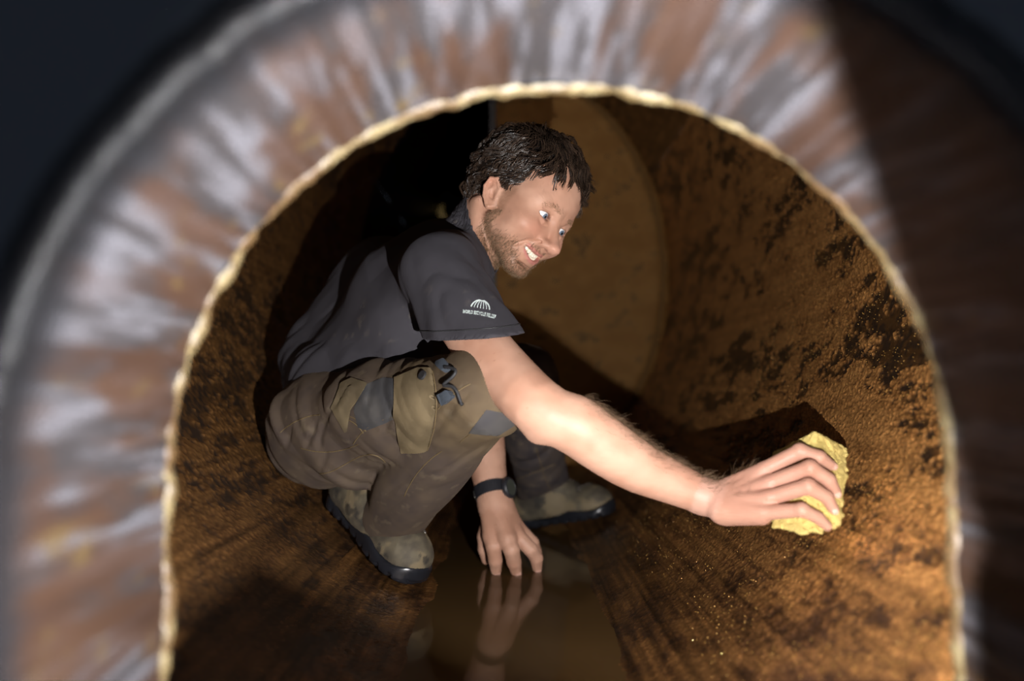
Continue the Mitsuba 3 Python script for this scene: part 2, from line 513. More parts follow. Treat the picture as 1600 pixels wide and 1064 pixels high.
def hole_path(n_arc=220, n_side=50, n_c=40, n_b=30):
    p, q = [], []
    for t in np.linspace(0, math.pi, n_arc):
        q.append((math.cos(t), math.sin(t)))
        p.append((HX + HR * math.cos(t), HZ + HR * math.sin(t)))
    rcorn, zb = 0.12, 0.005
    for z in np.linspace(HZ, zb + rcorn, n_side)[1:]:
        p.append((HX - HR, z)), q.append((-1, 0))
    for t in np.linspace(math.pi, 1.5 * math.pi, n_c)[1:]:
        p.append((HX - HR + rcorn + rcorn * math.cos(t), zb + rcorn + rcorn * math.sin(t))), q.append((math.cos(t), math.sin(t)))
    for x in np.linspace(HX - HR + rcorn, HX + HR - rcorn, n_b)[1:]:
        p.append((x, zb)), q.append((0, -1))
    for t in np.linspace(1.5 * math.pi, 2 * math.pi, n_c)[1:]:
        p.append((HX + HR - rcorn + rcorn * math.cos(t), zb + rcorn + rcorn * math.sin(t))), q.append((math.cos(t), math.sin(t)))
    for z in np.linspace(zb + rcorn, HZ, n_side)[1:-1]:
        p.append((HX + HR, z)), q.append((1, 0))
    return np.array(p), np.array(q)


def sweep_hole(prof):
    """prof (K,2): outward offset from the hole's edge, and depth y"""
    p, q = hole_path()
    pr_ = np.asarray(prof)
    V = np.zeros((len(p), len(pr_), 3))
    V[..., 0] = p[:, None, 0] + q[:, None, 0] * pr_[None, :, 0]
    V[..., 2] = p[:, None, 1] + q[:, None, 1] * pr_[None, :, 0]
    V[..., 1] = pr_[None, :, 1]
    s = np.r_[0, np.cumsum(np.linalg.norm(np.diff(p, axis=0), axis=1))]
    S_ = np.repeat(s[:, None], len(pr_), 1)
    n, k = len(p), len(pr_)
    i, j = np.meshgrid(np.arange(n), np.arange(k - 1), indexing='ij')
    a, b, c, d = i * k + j, ((i + 1) % n) * k + j, ((i + 1) % n) * k + j + 1, i * k + j + 1
    Fc = np.vstack([np.stack([x.ravel() for x in (a, b, c)], 1), np.stack([x.ravel() for x in (a, c, d)], 1)])
    return V.reshape(-1, 3), Fc, S_.ravel(), np.repeat(q, k, 0)


ER = 0.017
prof = [(ER, NEAR)] + [(ER - ER * math.sin(t), NEAR + ER - ER * math.cos(t)) for t in np.linspace(0.15, math.pi / 2, 9)]
prof += [(0.0, y) for y in np.linspace(NEAR + ER + 0.004, FARY - 0.004, 34)]
V, Fc, s_, q_ = sweep_hole(prof)
st = np.stack([s_ / 0.0065, V[:, 1] / 0.075, 0 * s_], 1)        # scratches that run through the thickness
sc1 = meshkit.fbm(st, 3, 5)
sc2 = meshkit.fbm(np.stack([s_ / 0.016, V[:, 1] / 0.10, 0 * s_], 1), 3, 9)
bl = 0.6 * meshkit.fbm(np.stack([s_ / 0.035, V[:, 1] / 0.08, 0 * s_], 1), 4, 15) + 0.4 * meshkit.fbm(np.stack([s_ / 0.010, V[:, 1] / 0.09, 0 * s_], 1), 3, 16)
V[:, 0] += q_[:, 0] * (0.0035 * (sc2 - 0.5) + 0.0022 * (sc1 - 0.5))
V[:, 2] += q_[:, 1] * (0.0035 * (sc2 - 0.5) + 0.0022 * (sc1 - 0.5))
grey = lerp((0.055, 0.052, 0.056), (0.175, 0.175, 0.20), sstep(0.40, 0.70, sc1))
rustc = lerp((0.050, 0.024, 0.015), (0.110, 0.056, 0.031), sc2)
coln = lerp(grey, rustc, sstep(0.39, 0.61, bl) * 0.85)
coln = lerp(coln, (0.16, 0.11, 0.045), sstep(0.64, 0.74, 0.5 * sc2 + 0.5 * meshkit.fbm(np.stack([s_ / 0.02, V[:, 1] / 0.02, 0 * s_], 1), 3, 55)) * 0.7)
coln = lerp(coln, (0.030, 0.033, 0.040), sstep(NEAR + 0.050, NEAR + 0.018, V[:, 1]) * 0.9)  # outer edge darkened in colour to subdue its highlight
put('manhole_rim__neck', (V, Fc), 'm_neck', color=coln * 0.66)
# corroded ochreous lip along the inner end
lp = [(0.0075 + 0.0085 * math.cos(t) - 0.0035, FARY + 0.0085 * math.sin(t)) for t in np.linspace(1.05 * math.pi, -0.6 * math.pi, 16)]
lp = [(-0.0030 + 0.0070 * (1 - math.cos(t)), FARY - 0.001 + 0.0075 * math.sin(t)) for t in np.linspace(-1.1, 1.9, 14)] + [(0.05, FARY + 0.006), (0.40, FARY + 0.007)]
V, Fc, s_, q_ = sweep_hole(lp)
nl = meshkit.fbm(np.stack([s_ / 0.006, V[:, 1] / 0.006, 0 * s_], 1), 3, 41)
nl2 = meshkit.fbm(np.stack([s_ / 0.03, V[:, 1] / 0.03, 0 * s_], 1), 3, 42)
wob = 0.0045 * (nl - 0.5) + 0.008 * (meshkit.fbm(np.stack([s_ / 0.022, 0 * s_, 0 * s_], 1), 3, 43) - 0.5)
V[:, 0] += q_[:, 0] * wob
V[:, 2] += q_[:, 1] * wob
coll = lerp((0.12, 0.080, 0.030), (0.26, 0.21, 0.11), sstep(0.3, 0.7, nl))
coll = lerp(coll, (0.09, 0.045, 0.015), sstep(0.50, 0.62, nl2) * 0.75)
put('manhole_rim__lip', (V, Fc), 'm_lip', color=coll * 0.72)
tag('manhole_rim', 'thick scratched steel rim of the arched manhole framing the view', 'manhole rim')
tag('manhole_rim__lip', 'ochreous corroded inner edge')
V, Fc, s_, q_ = sweep_hole([(1.3, NEAR + 0.004), (0.5, NEAR + 0.004), (0.2, NEAR + 0.004), (0.08, NEAR + 0.004), (ER - 0.002, NEAR + 0.0005)])
put('wall_front', (V, Fc), 'm_paint', smooth=40)
tag('wall_front', 'dark grey painted front of the tank around the manhole', kind='structure')

# ------------------------------------------------------------------ water
ys = np.linspace(Y0 + 0.01, YP - 0.02, 240)
xw = 1.0 * ellipse_x(np.array([WATER]))[0] + 0.012
xs_ = np.linspace(-xw, xw, 40)
XX, YY = np.meshgrid(xs_, ys, indexing='ij')
Pw = np.stack([XX, YY, 0 * XX + WATER], -1).reshape(-1, 3)
Pw[:, 2] += 0.0006 * (meshkit.fbm(Pw / 0.07, 2, 5) - 0.5)
put('puddle', (Pw, grid_faces(len(xs_), len(ys))), 'm_water')
tag('puddle', 'shallow murky brown water along the bottom of the tank', 'puddle')

# ------------------------------------------------------------------ the lamp (outside the frame) and plates added to block its light
ld = unit(LAMP_DIR)
lx = unit(np.cross(ld, [0, 0, 1]))
lz = np.cross(lx, ld)
fr = frame(LAMP, lx, lz, -ld)
em = trimesh.Trimesh([LAMP + lx * sx * 0.0006 + lz * sy * 0.0015 for sx, sy in ((-1, -1), (1, -1), (1, 1), (-1, 1))], [[0, 2, 1], [0, 3, 2]], process=False)
if np.dot(em.face_normals[0], ld) < 0:
    em.invert()
put('flash_lamp__tube', em, 'm_black', smooth=False)
scene['flash_lamp__tube']['emitter'] = {'type': 'area', 'radiance': rgb(LAMP_POWER, LAMP_POWER * 0.97, LAMP_POWER * 0.95)}
body = rbox((0.008, 0.016, 0.05), 0.003)
body.apply_transform(frame(LAMP - ld * 0.028, lx, lz, ld))
put('flash_lamp__housing', body, 'm_black', smooth=30)


def blocker_box(o, u, v, lu, lv):
    m = rbox((lu, lv, 0.001), 0.0004)
    m.apply_transform(frame(o + u * lu / 2, u, v, np.cross(u, v)))
    return m


dn = unit([0.0518, -0.0320, 0.0140])
du = unit(np.array([0.16, 0.32, 0.15]) - dn * (np.array([0.16, 0.32, 0.15]) @ dn))
dv = np.cross(dn, du)
fan = [(-80, 0.022), (-40, 0.028), (-10, 0.034), (5, 0.034), (20, 0.030), (42, 0.023), (65, 0.020), (120, 0.004), (180, 0.003), (250, 0.004)]
blocker = trimesh.creation.extrude_polygon(Polygon([(r * math.cos(math.radians(t)), r * math.sin(math.radians(t))) for t, r in fan]), 0.0008, engine='earcut')
blocker.apply_transform(frame(LAMP + dn * 0.0009, du, dv, dn))
put('flash_lamp__added_blocker', blocker, 'm_black', smooth=False)  # unseen plate added to keep lamp light off the right jamb
dn2 = unit([0.866, -0.50, 0.0])
blocker2 = trimesh.creation.extrude_polygon(Polygon([(0.0, 0.0), (0.034, 0.0), (0.030, -0.022), (0.004, -0.026)]), 0.0008, engine='earcut')
blocker2.apply_transform(frame(LAMP + dn2 * 0.0012, unit([0.50, 0.866, 0.0]), np.array([0, 0, 1.0]), dn2))
put('flash_lamp__added_blocker', blocker2, 'm_black', smooth=False)  # second unseen plate, added to darken the lower right jamb
floor_blocker = trimesh.creation.extrude_polygon(Polygon([(0.012, -0.01), (0.012, 0.018), (-0.007, 0.031), (-0.036, 0.064), (-0.036, 0.046), (-0.027, 0.026), (-0.034, 0.012), (-0.034, -0.01)]), 0.001, engine='earcut')
floor_blocker.apply_translation(LAMP + np.array([0, 0, -0.0095]))
put('flash_lamp__added_blocker', floor_blocker, 'm_black', smooth=False)  # unseen plate added, its outline shaped to shade the left floor
added_hood = trimesh.creation.annulus(0.0150, 0.0160, 0.0085, sections=48)
added_hood.apply_transform(frame(LAMP + np.array([0, 0.00215, 0]), np.array([1.0, 0, 0]), np.array([0, 0, -1.0]), np.array([0, 1.0, 0])))
put('flash_lamp__added_hood', added_hood, 'm_black', smooth=30)  # unseen ring added to keep lamp light off the front plate
tag('flash_lamp', 'small black flash lamp with added light-blocking plates, held low at the right of the manhole, outside the frame', 'lamp')

# ================================================================== the person
# ---- head frame: x to his left, y forward, z up; origin between the eyes
HL = unit([0.47, 0.845, -0.25])
HU = unit(np.array([0.6, -0.03, 0.8]) - HL * np.dot([0.6, -0.03, 0.8], HL))
HF = np.cross(HL, HU)
HS = 0.925
LOWER = 0.84            # short lower face
EYE = W(857, 345, 1.135)
HM = np.stack([HL, HF, HU]).astype(f32)         # rows: local axes


def to_head(P):
    Q = ((P - EYE.astype(f32)) @ HM.T) / f32(HS)
    Q[:, 2] = np.where(Q[:, 2] < 0, Q[:, 2] / f32(LOWER), Q[:, 2])
    Q[:, 1] += set_back(Q[:, 2]).astype(f32)
    return Q


def set_back(z):
    """how far mouth and chin stand behind the brow"""
    return 0.010 * (sstep(-0.040, -0.070, z) - 0.55 * sstep(-0.088, -0.120, z))


def from_head(q):
    q = np.array(q, float)
    q[..., 1] -= set_back(q[..., 2])
    q[..., 2] = np.where(q[..., 2] < 0, q[..., 2] * LOWER, q[..., 2])
    return EYE + HS * (q @ HM)


def mirror(Q):
    S = Q.copy()
    S[:, 0] = np.abs(S[:, 0])
    return S


def mouth_mid(ax):
    return -0.0745 + 11.0 * ax ** 2


def mouth_half(ax):
    return 0.0062 * np.clip(1 - (ax / 0.0275) ** 2, 0, 1) ** 0.7


def face_front(ax):
    return 0.0285 - 14.0 * ax ** 2


def head_local(Q):
    S = mirror(Q)
    x, y, z = Q[:, 0], Q[:, 1], Q[:, 2]
    ax = S[:, 0]
    d = ell(Q, (0, -0.080, 0.034), (0.073, 0.096, 0.082))
    d = smin(d, ell(Q, (0, -0.030, -0.030), (0.060, 0.050, 0.074)), 0.03)
    d = smin(d, ell(Q, (0, -0.024, 0.040), (0.060, 0.042, 0.046)), 0.02)
    d = smin(d, rc(S, (0.050, -0.046, -0.056), (0.013, 0.000, -0.104), 0.014, 0.015), 0.024)
    d = smin(d, sph(Q, (0, 0.004, -0.103), 0.0165), 0.016)
    d = smin(d, ell(S, (0.041, -0.005, -0.034), (0.023, 0.021, 0.022)), 0.026)
    d = smin(d, ell(S, (0.040, -0.010, -0.058), (0.018, 0.018, 0.024)), 0.02)
    d = smin(d, rc(S, (0.046, -0.012, -0.028), (0.060, -0.060, -0.016), 0.014, 0.012), 0.022)
    d = smin(d, ell(S, (0.044, -0.024, 0.004), (0.019, 0.026, 0.026)), 0.02)
    d = smin(d, rc(S, (0.044, -0.001, 0.0165), (0.009, 0.0135, 0.012), 0.0075, 0.0075), 0.012)
    d = smax(d, -sph(S, (0.031, 0.028, -0.003), 0.0165), 0.010)
    d = smin(d, ell(Q, (0, 0.001, -0.074), (0.036, 0.027, 0.030)), 0.016)
    # nose
    n = rc(Q, (0, 0.010, 0.008), (0, 0.0385, -0.040), 0.0075, 0.0095)
    n = smin(n, sph(Q, (0, 0.0400, -0.0425), 0.0112), 0.008)
    n = smin(n, ell(S, (0.0125, 0.0270, -0.0455), (0.0075, 0.011, 0.0085)), 0.007)
    n = smin(n, rc(S, (0.014, 0.012, -0.030), (0.013, 0.020, -0.042), 0.008, 0.008), 0.010)
    d = smin(d, n, 0.009)
    d = smax(d, -ell(S, (0.0068, 0.0335, -0.0535), (0.0038, 0.006, 0.005)), 0.003)
    # smile folds
    d = smax(d, -(chain(S, [((0.0185, 0.026, -0.045), 0.001), ((0.030, 0.0185, -0.058), 0.0022), ((0.0375, 0.010, -0.077), 0.001)], 0.004) - 0.0005), 0.006)
    # eyelids round the eyeball, then the opening between them
    d = smin(d, sph(S, (0.0315, 0.0035, -0.001), 0.0140), 0.004)
    e = S - np.array([0.0315, 0.0, -0.0015], f32)
    tilt = e[:, 2] - 0.02 * (e[:, 0])
    slit = np.maximum(np.abs(tilt) - 0.0057 * np.clip(1 - (e[:, 0] / 0.0142) ** 2, 0, 1) ** 0.75, np.abs(e[:, 0]) - 0.0142)
    slit = np.maximum(slit, 0.004 - e[:, 1])
    d = smax(d, -slit, 0.0012)
    d = smax(d, -(chain(S, [((0.019, 0.0145, 0.0065), 0.0004), ((0.031, 0.0172, 0.0098), 0.0010), ((0.044, 0.008, 0.0065), 0.0004)], 0.003)), 0.004)
    d = smin(d, chain(S, [((0.020, 0.0145, -0.010), 0.0012), ((0.031, 0.0150, -0.0125), 0.0026), ((0.043, 0.009, -0.009), 0.0012)], 0.003), 0.006)
    # open smiling mouth
    mz, mh = mouth_mid(ax), mouth_half(ax)
    xs = np.array([0, 0.010, 0.019, 0.0265])
    up = [(np.array([a, face_front(a) - 0.0025, mouth_mid(a) + mouth_half(a) + 0.0026]), r) for a, r in zip(xs, (0.0042, 0.0042, 0.0036, 0.0026))]
    lo = [(np.array([a, face_front(a) - 0.0045, mouth_mid(a) - mouth_half(a) - 0.0034]), r) for a, r in zip(xs, (0.0056, 0.0054, 0.0044, 0.0026))]
    d = smin(d, chain(S, up, 0.003), 0.004)
    d = smin(d, chain(S, lo, 0.003), 0.004)
    hole = np.maximum(np.maximum(np.abs(z - mz) - mh, ax - 0.0275), 0.004 - y)
    d = smax(d, -hole, 0.002)
    d = smax(d, -ell(Q, (0, 0.018, -0.0985), (0.018, 0.006, 0.003)), 0.006)
    # ears
    c, s = math.cos(0.40), math.sin(0.40)
    R = np.array([[c, s, 0], [-s, c, 0], [0, 0, 1]])
    t_ = 0.36
    Rt = np.array([[1, 0, 0], [0, math.cos(t_), math.sin(t_)], [0, -math.sin(t_), math.cos(t_)]]) @ R
    ec = np.array([0.0735, -0.067, -0.023])
    q = (S - ec.astype(f32)) @ Rt.T.astype(f32) / np.array([0.95, 0.80, 1.0], f32)
    ear = ell(q, (0, 0, 0.0), (0.0055, 0.0165, 0.029))
    hel = [((0.003, 0.012, -0.004), 0.0022), ((0.004, 0.015, 0.012), 0.0032), ((0.004, 0.006, 0.0275), 0.0036), ((0.004, -0.008, 0.026), 0.0036), ((0.004, -0.0165, 0.010), 0.0036),
           ((0.004, -0.015, -0.008), 0.0032), ((0.003, -0.007, -0.020), 0.0036), ((0.002, 0.000, -0.026), 0.0052), ((0.000, 0.008, -0.020), 0.0036)]
    ear = smin(ear, chain(q, hel, 0.002), 0.003)
    ear = smax(ear, -ell(q, (0.008, 0.002, -0.002), (0.0075, 0.0085, 0.0125)), 0.003)
    ear = smax(ear, -ell(q, (0.0075, -0.006, 0.016), (0.005, 0.0055, 0.008)), 0.003)
    ear = smin(ear, ell(q, (0.003, 0.010, -0.006), (0.003, 0.0035, 0.006)), 0.003)
    d = smin(d, ear, 0.006)
    return d


NECK0 = from_head((0, -0.094, -0.050))
NECK1 = W(718, 402, 1.205)
NECK2 = W(690, 470, 1.24)


def neck_world(P):
    d = rc(P, NECK0, NECK1, 0.053, 0.049)
    d = smin(d, rc(P, NECK1, NECK2, 0.047, 0.072), 0.015)
    for a, b, r in (((-0.058, -0.092, -0.045), W(750, 412, 1.14), 0.009), ((-0.052, -0.10, -0.05), W(742, 398, 1.125), 0.008), ((-0.03, -0.05, -0.09), W(756, 414, 1.16), 0.009)):
        d = smin(d, rc(P, from_head(a), b, r, r * 1.1), 0.010)
    d = smin(d, rc(P, from_head((0, -0.052, -0.088)), W(744, 412, 1.18), 0.022, 0.025), 0.02)
    return d


# ---- right arm and hand (joints measured in the photograph: x, y, distance, radius in pixels)
RA = [J(690, 428, 1.07, 54), J(738, 520, 1.00, 45), J(795, 590, 0.93, 45), J(852, 643, 0.885, 45), J(896, 665, 0.885, 44),
      J(943, 697, 0.890, 43), J(991, 727, 0.897, 40), J(1047, 752, 0.905, 34), J(1098, 775, 0.902, 28)]
RW = W(1122, 785, 0.893)


def flat_cone(P, a, b, r1, r2, nrm, k):
    """a tapering limb flattened by the factor k along nrm"""
    nrm = unit(nrm).astype(f32)
    a = np.asarray(a, f32)
    q = P - a
    q = q + (q @ nrm)[:, None] * nrm * f32(1 / k - 1)
    bb = np.asarray(b, f32) - a
    bb = bb + (bb @ nrm) * nrm * f32(1 / k - 1)
    return rc(q, np.zeros(3), bb, r1, r2) * f32(0.5 * (1 + k))


# the sponge: front edge C-E, right face C-A-D-E, left face C-B-G-E, and two hidden corners
SPONGE = np.array([W(1274, 672, 0.868), W(1328, 703, 0.892), W(1207, 705, 0.905), W(1245, 838, 0.812), W(1315, 831, 0.818), W(1200, 823, 0.850),
                   W(1264, 700, 0.950), W(1258, 815, 0.880)])
SP_HULL = trimesh.convex.convex_hull(SPONGE)


def on_sponge(px, py, rpx, lift):
    """a finger joint lying on the sponge's front: lift in radii"""
    r = W(px, py, 1.0) - CAM
    ts = []
    for n, o in zip(SP_HULL.face_normals, SP_HULL.triangles[:, 0]):
        den = r @ n
        if den < -1e-9:
            ts.append(((o - CAM) @ n) / den)
    d = max(ts)
    rad = rpx * d / F_PX
    return W(px, py, d - rad * lift), rad


RH = {  # right hand: knuckle chains
    'index': [J(1194, 734, 0.872, 12.5), on_sponge(1250, 705, 11.5, 1.5), on_sponge(1280, 714, 10.5, 1.1), on_sponge(1298, 727, 8.5, 0.8)],
    'middle': [J(1202, 755, 0.858, 12.5), on_sponge(1266, 731, 12, 1.6), on_sponge(1295, 750, 11, 1.2), on_sponge(1305, 768, 9, 0.8)],
    'ring': [J(1201, 778, 0.846, 12.5), on_sponge(1263, 760, 12, 1.6), on_sponge(1292, 777, 10.5, 1.2), on_sponge(1302, 795, 8.5, 0.8)],
    'little': [J(1192, 801, 0.844, 12.5), on_sponge(1253, 797, 10.5, 1.6), on_sponge(1278, 809, 9.5, 1.2), on_sponge(1292, 822, 8, 0.8)],
    'thumb': [J(1160, 768, 0.905, 13), J(1198, 748, 0.925, 12), J(1222, 738, 0.945, 10), J(1242, 736, 0.960, 8)]}
RNORM = unit(W(1180, 770, 0.80) - W(1180, 770, 0.90) + 0.02 * np.array([0, 0, 1.0]))


def right_hand(P):
    d = rc(P, RA[-1][0], RW, RA[-1][1], 25 * 0.915 / F_PX)
    for f, r0 in (('index', 14), ('middle', 15), ('ring', 16), ('little', 17)):
        m, r = RH[f][0]
        w0 = RW + (m - RW) * 0.12 + (m - W(1200, 770, 0.862)) * 0.42
        d = smin(d, rc(P, w0, m, r0 * 0.915 / F_PX, r * 1.0), 0.008)
    d = smin(d, rc(P, W(1140, 800, 0.885), W(1190, 804, 0.852), 19 * 0.91 / F_PX, 14 * 0.89 / F_PX), 0.012)
    for f, js in RH.items():
        fd = chain(P, js, 0.0018)
        a, ra = js[1]
        fd = smin(fd, sph(P, a + RNORM * 0.0006, ra * 1.02), 0.003)
        d = smin(d, fd, 0.0026 if f != 'thumb' else 0.009)
    # tendons and knuckles
    for f in ('index', 'middle', 'ring', 'little'):
        m, r = RH[f][0]
        d = smin(d, rc(P, RW + (m - RW) * 0.30 + RNORM * 0.0105, m + RNORM * 0.0060, 0.0016, 0.0024), 0.007)
    return d


def limb(js, n):
    js = [(np.asarray(a, float), r) for a, r in js]
    p = np.array([np.r_[a, r] for a, r in js])
    k = np.r_[0, np.cumsum(np.linalg.norm(np.diff(p[:, :3], axis=0), axis=1))]
    from scipy.interpolate import PchipInterpolator
    q = PchipInterpolator(k, p)(np.linspace(0, k[-1], n))
    return [(a[:3], a[3]) for a in q]


def tube_sdf(P, js):
    d = None
    for (a, ra), (b, rb) in zip(js[:-1], js[1:]):
        e = rc(P, a, b, ra, rb)
        d = e if d is None else np.minimum(d, e)
    return d


RA_S = limb(RA, 26)


def right_arm(P):
    d = tube_sdf(P, RA_S)
    d = smin(d, sph(P, W(839, 676, 0.892), 13 * 0.89 / F_PX), 0.018)
    d = smin(d, rc(P, W(905, 655, 0.880), W(985, 710, 0.893), 0.020, 0.012), 0.02)
    return d


# ---- left arm and hand
LS = W(700, 424, 1.38)
LEl = W(738, 560, 1.42)
LA = [(LS, 0.05), (LEl, 0.040), J(752, 668, 1.385, 34), J(757, 700, 1.37, 32), J(766, 752, 1.342, 26), J(772, 782, 1.325, 25)]
LA_S = limb(LA, 16)
LH = {
    'index': [J(768, 838, 1.293, 13), J(771, 853, 1.283, 12), J(774, 876, 1.290, 10.5), J(775, 891, 1.300, 8.5)],
    'middle': [J(792, 842, 1.280, 14), J(799, 858, 1.270, 12.5), J(803, 878, 1.283, 11), J(806, 891, 1.293, 9)],
    'ring': [J(803, 832, 1.300, 13), J(829, 858, 1.295, 11), J(838, 872, 1.305, 10), J(839, 886, 1.315, 8)],
    'little': [J(804, 820, 1.317, 12), J(832, 848, 1.320, 10), J(837, 862, 1.330, 9), J(838, 874, 1.340, 8)],
    'thumb': [J(765, 812, 1.330, 13), J(757, 838, 1.340, 11), J(757, 858, 1.345, 10), J(760, 874, 1.350, 8)]}
LWp = W(774, 790, 1.320)


def left_hand(P):
    d = rc(P, LA[-1][0], LWp, LA[-1][1], 25 * 1.32 / F_PX)
    for f in ('index', 'middle', 'ring', 'little'):
        m, r = LH[f][0]
        w0 = LWp + (m - LWp) * 0.15 + (m - W(786, 835, 1.295)) * 0.35
        d = smin(d, rc(P, w0, m, 0.0185, r * 1.05), 0.010)
    for f, js in LH.items():
        d = smin(d, chain(P, js, 0.003), 0.005)
    for f in ('index', 'middle', 'ring'):
        m, r = LH[f][0]
        d = smin(d, rc(P, LWp + [0, -0.016, 0.0], m + [0, -0.007, 0.002], 0.002, 0.003), 0.006)
    return d


def left_arm(P):
    return tube_sdf(P, LA_S)


# ---- torso, hips and legs
RHip, rHip = J(508, 664, 1.22, 88)
RK, rK = J(752, 616, 0.965, 76)
RAn, rAn = J(612, 812, 1.21, 42)
LHip = W(585, 650, 1.47)
LK = W(818, 592, 1.40)
LAn = W(850, 775, 1.66)
SP = [W(560, 640, 1.34), W(585, 560, 1.30), W(650, 470, 1.25), W(735, 405, 1.21)]
RS, LS2 = RA[0][0], LS
sdir = unit(SP[2] - SP[0])
latv = LS - RS
latv = unit(latv - sdir * (latv @ sdir))
frontv = np.cross(latv, sdir)
RT = np.stack([sdir, latv, frontv])


def torso(P, g=0.0):
    d = ell(P, W(555, 640, 1.33), np.array([0.10, 0.155, 0.105]) + g, RT)
    d = smin(d, ell(P, W(590, 560, 1.31), np.array([0.13, 0.135, 0.10]) + g, RT), 0.05)
    d = smin(d, ell(P, W(655, 470, 1.28), np.array([0.145, 0.140, 0.092]) + g, RT), 0.05)
    d = smin(d, rc(P, RS, LS, 0.052 + g, 0.042 + g), 0.035)
    d = smin(d, rc(P, SP[2], W(706, 420, 1.22), 0.10 + g, 0.056 + g), 0.04)
    return d


def legs(P):
    d = chain(P, [(RHip, 0.055), (RK, 0.036), (RAn + [0, 0, 0.03], 0.026)], 0.02)
    return np.minimum(d, chain(P, [(LHip, 0.055), (LK, 0.036), (LAn + [-0.004, 0, 0.05], 0.026)], 0.02))


def body_sdf(P):
    d = torso(P, -0.016)
    d = smin(d, legs(P), 0.02)
    d = smin(d, neck_world(P), 0.02)
    d = smin(d, right_arm(P), 0.02)
    d = smin(d, left_arm(P), 0.02)
    return d


def cut(mesh, o, n):
    return mesh.slice_plane(o, n, cap=False)


def manifold(m):
    return manifold3d.Manifold(manifold3d.Mesh(np.asarray(m.vertices, np.float32), np.asarray(m.faces, np.uint32)))


def full_head(P):
    Q = to_head(P)
    d = head_local(Q) * f32(HS)
    n = neck_world(P)
    return smin(d, n, 0.012)


def clip_half(fn, o, n):
    o, n = np.asarray(o, f32), unit(n).astype(f32)
    return lambda P: np.maximum(fn(P), -((P - o) @ n))


# coarse body without the finely modelled ends; every piece overlaps the next where both share one surface
head_o, head_n = from_head((0, -0.09, -0.12)), unit(from_head((0, 0, 0.02)) - from_head((0, 0.02, -0.16)))
m_head = sdf_mesh(clip_half(full_head, NECK1 - 0.035 * unit(NECK0 - NECK1), unit(NECK0 - NECK1)), [-0.11, 1.02, 0.465], [0.125, 1.325, 0.73], 0.0016, reach=0.006)
arm_o = W(1085, 770, 0.91)
arm_d = unit(RW - RA[-2][0])
m_rarm = sdf_mesh(clip_half(clip_half(right_arm, arm_o + arm_d * 0.012, -arm_d), RS, RA[2][0] - RS), W(1080, 780, 0.90) + [-0.55, -0.12, -0.14], W(1100, 760, 0.95) + [0.07, 0.30, 0.42], 0.0025)
m_rhand = sdf_mesh(clip_half(lambda P: smin(right_arm(P), right_hand(P), 0.006), arm_o - arm_d * 0.001, arm_d), W(1080, 840, 0.86) + [-0.01, -0.10, -0.03], W(1325, 660, 0.93) + [0.02, 0.06, 0.02], 0.0016)
m_body = sdf_mesh(lambda P: smin(smin(torso(P, -0.016), legs(P), 0.02), smin(rc(P, RS, RA[1][0], 0.045, 0.035), neck_world(P), 0.01), 0.02), [-0.47, 0.86, 0.0], [0.17, 1.72, 0.72], 0.006)
m_larm = sdf_mesh(lambda P: smin(left_arm(P), left_hand(P), 0.008), W(740, 900, 1.30) + [-0.06, -0.08, -0.03], W(850, 400, 1.40) + [0.03, 0.10, 0.06], 0.0022)

try:
    parts = [manifold(m) for m in (m_head, m_rarm, m_rhand, m_body, m_larm)]
    if any(p.is_empty() for p in parts):
        raise ValueError('piece not closed')
    u = parts[0]
    for p in parts[1:]:
        u = u + p
    mm = u.to_mesh()
    body = trimesh.Trimesh(mm.vert_properties[:, :3], mm.tri_verts, process=False)
except Exception as e_:
    print('union failed', e_)
    body = cat(m_head, m_rarm, m_rhand, m_body, m_larm)


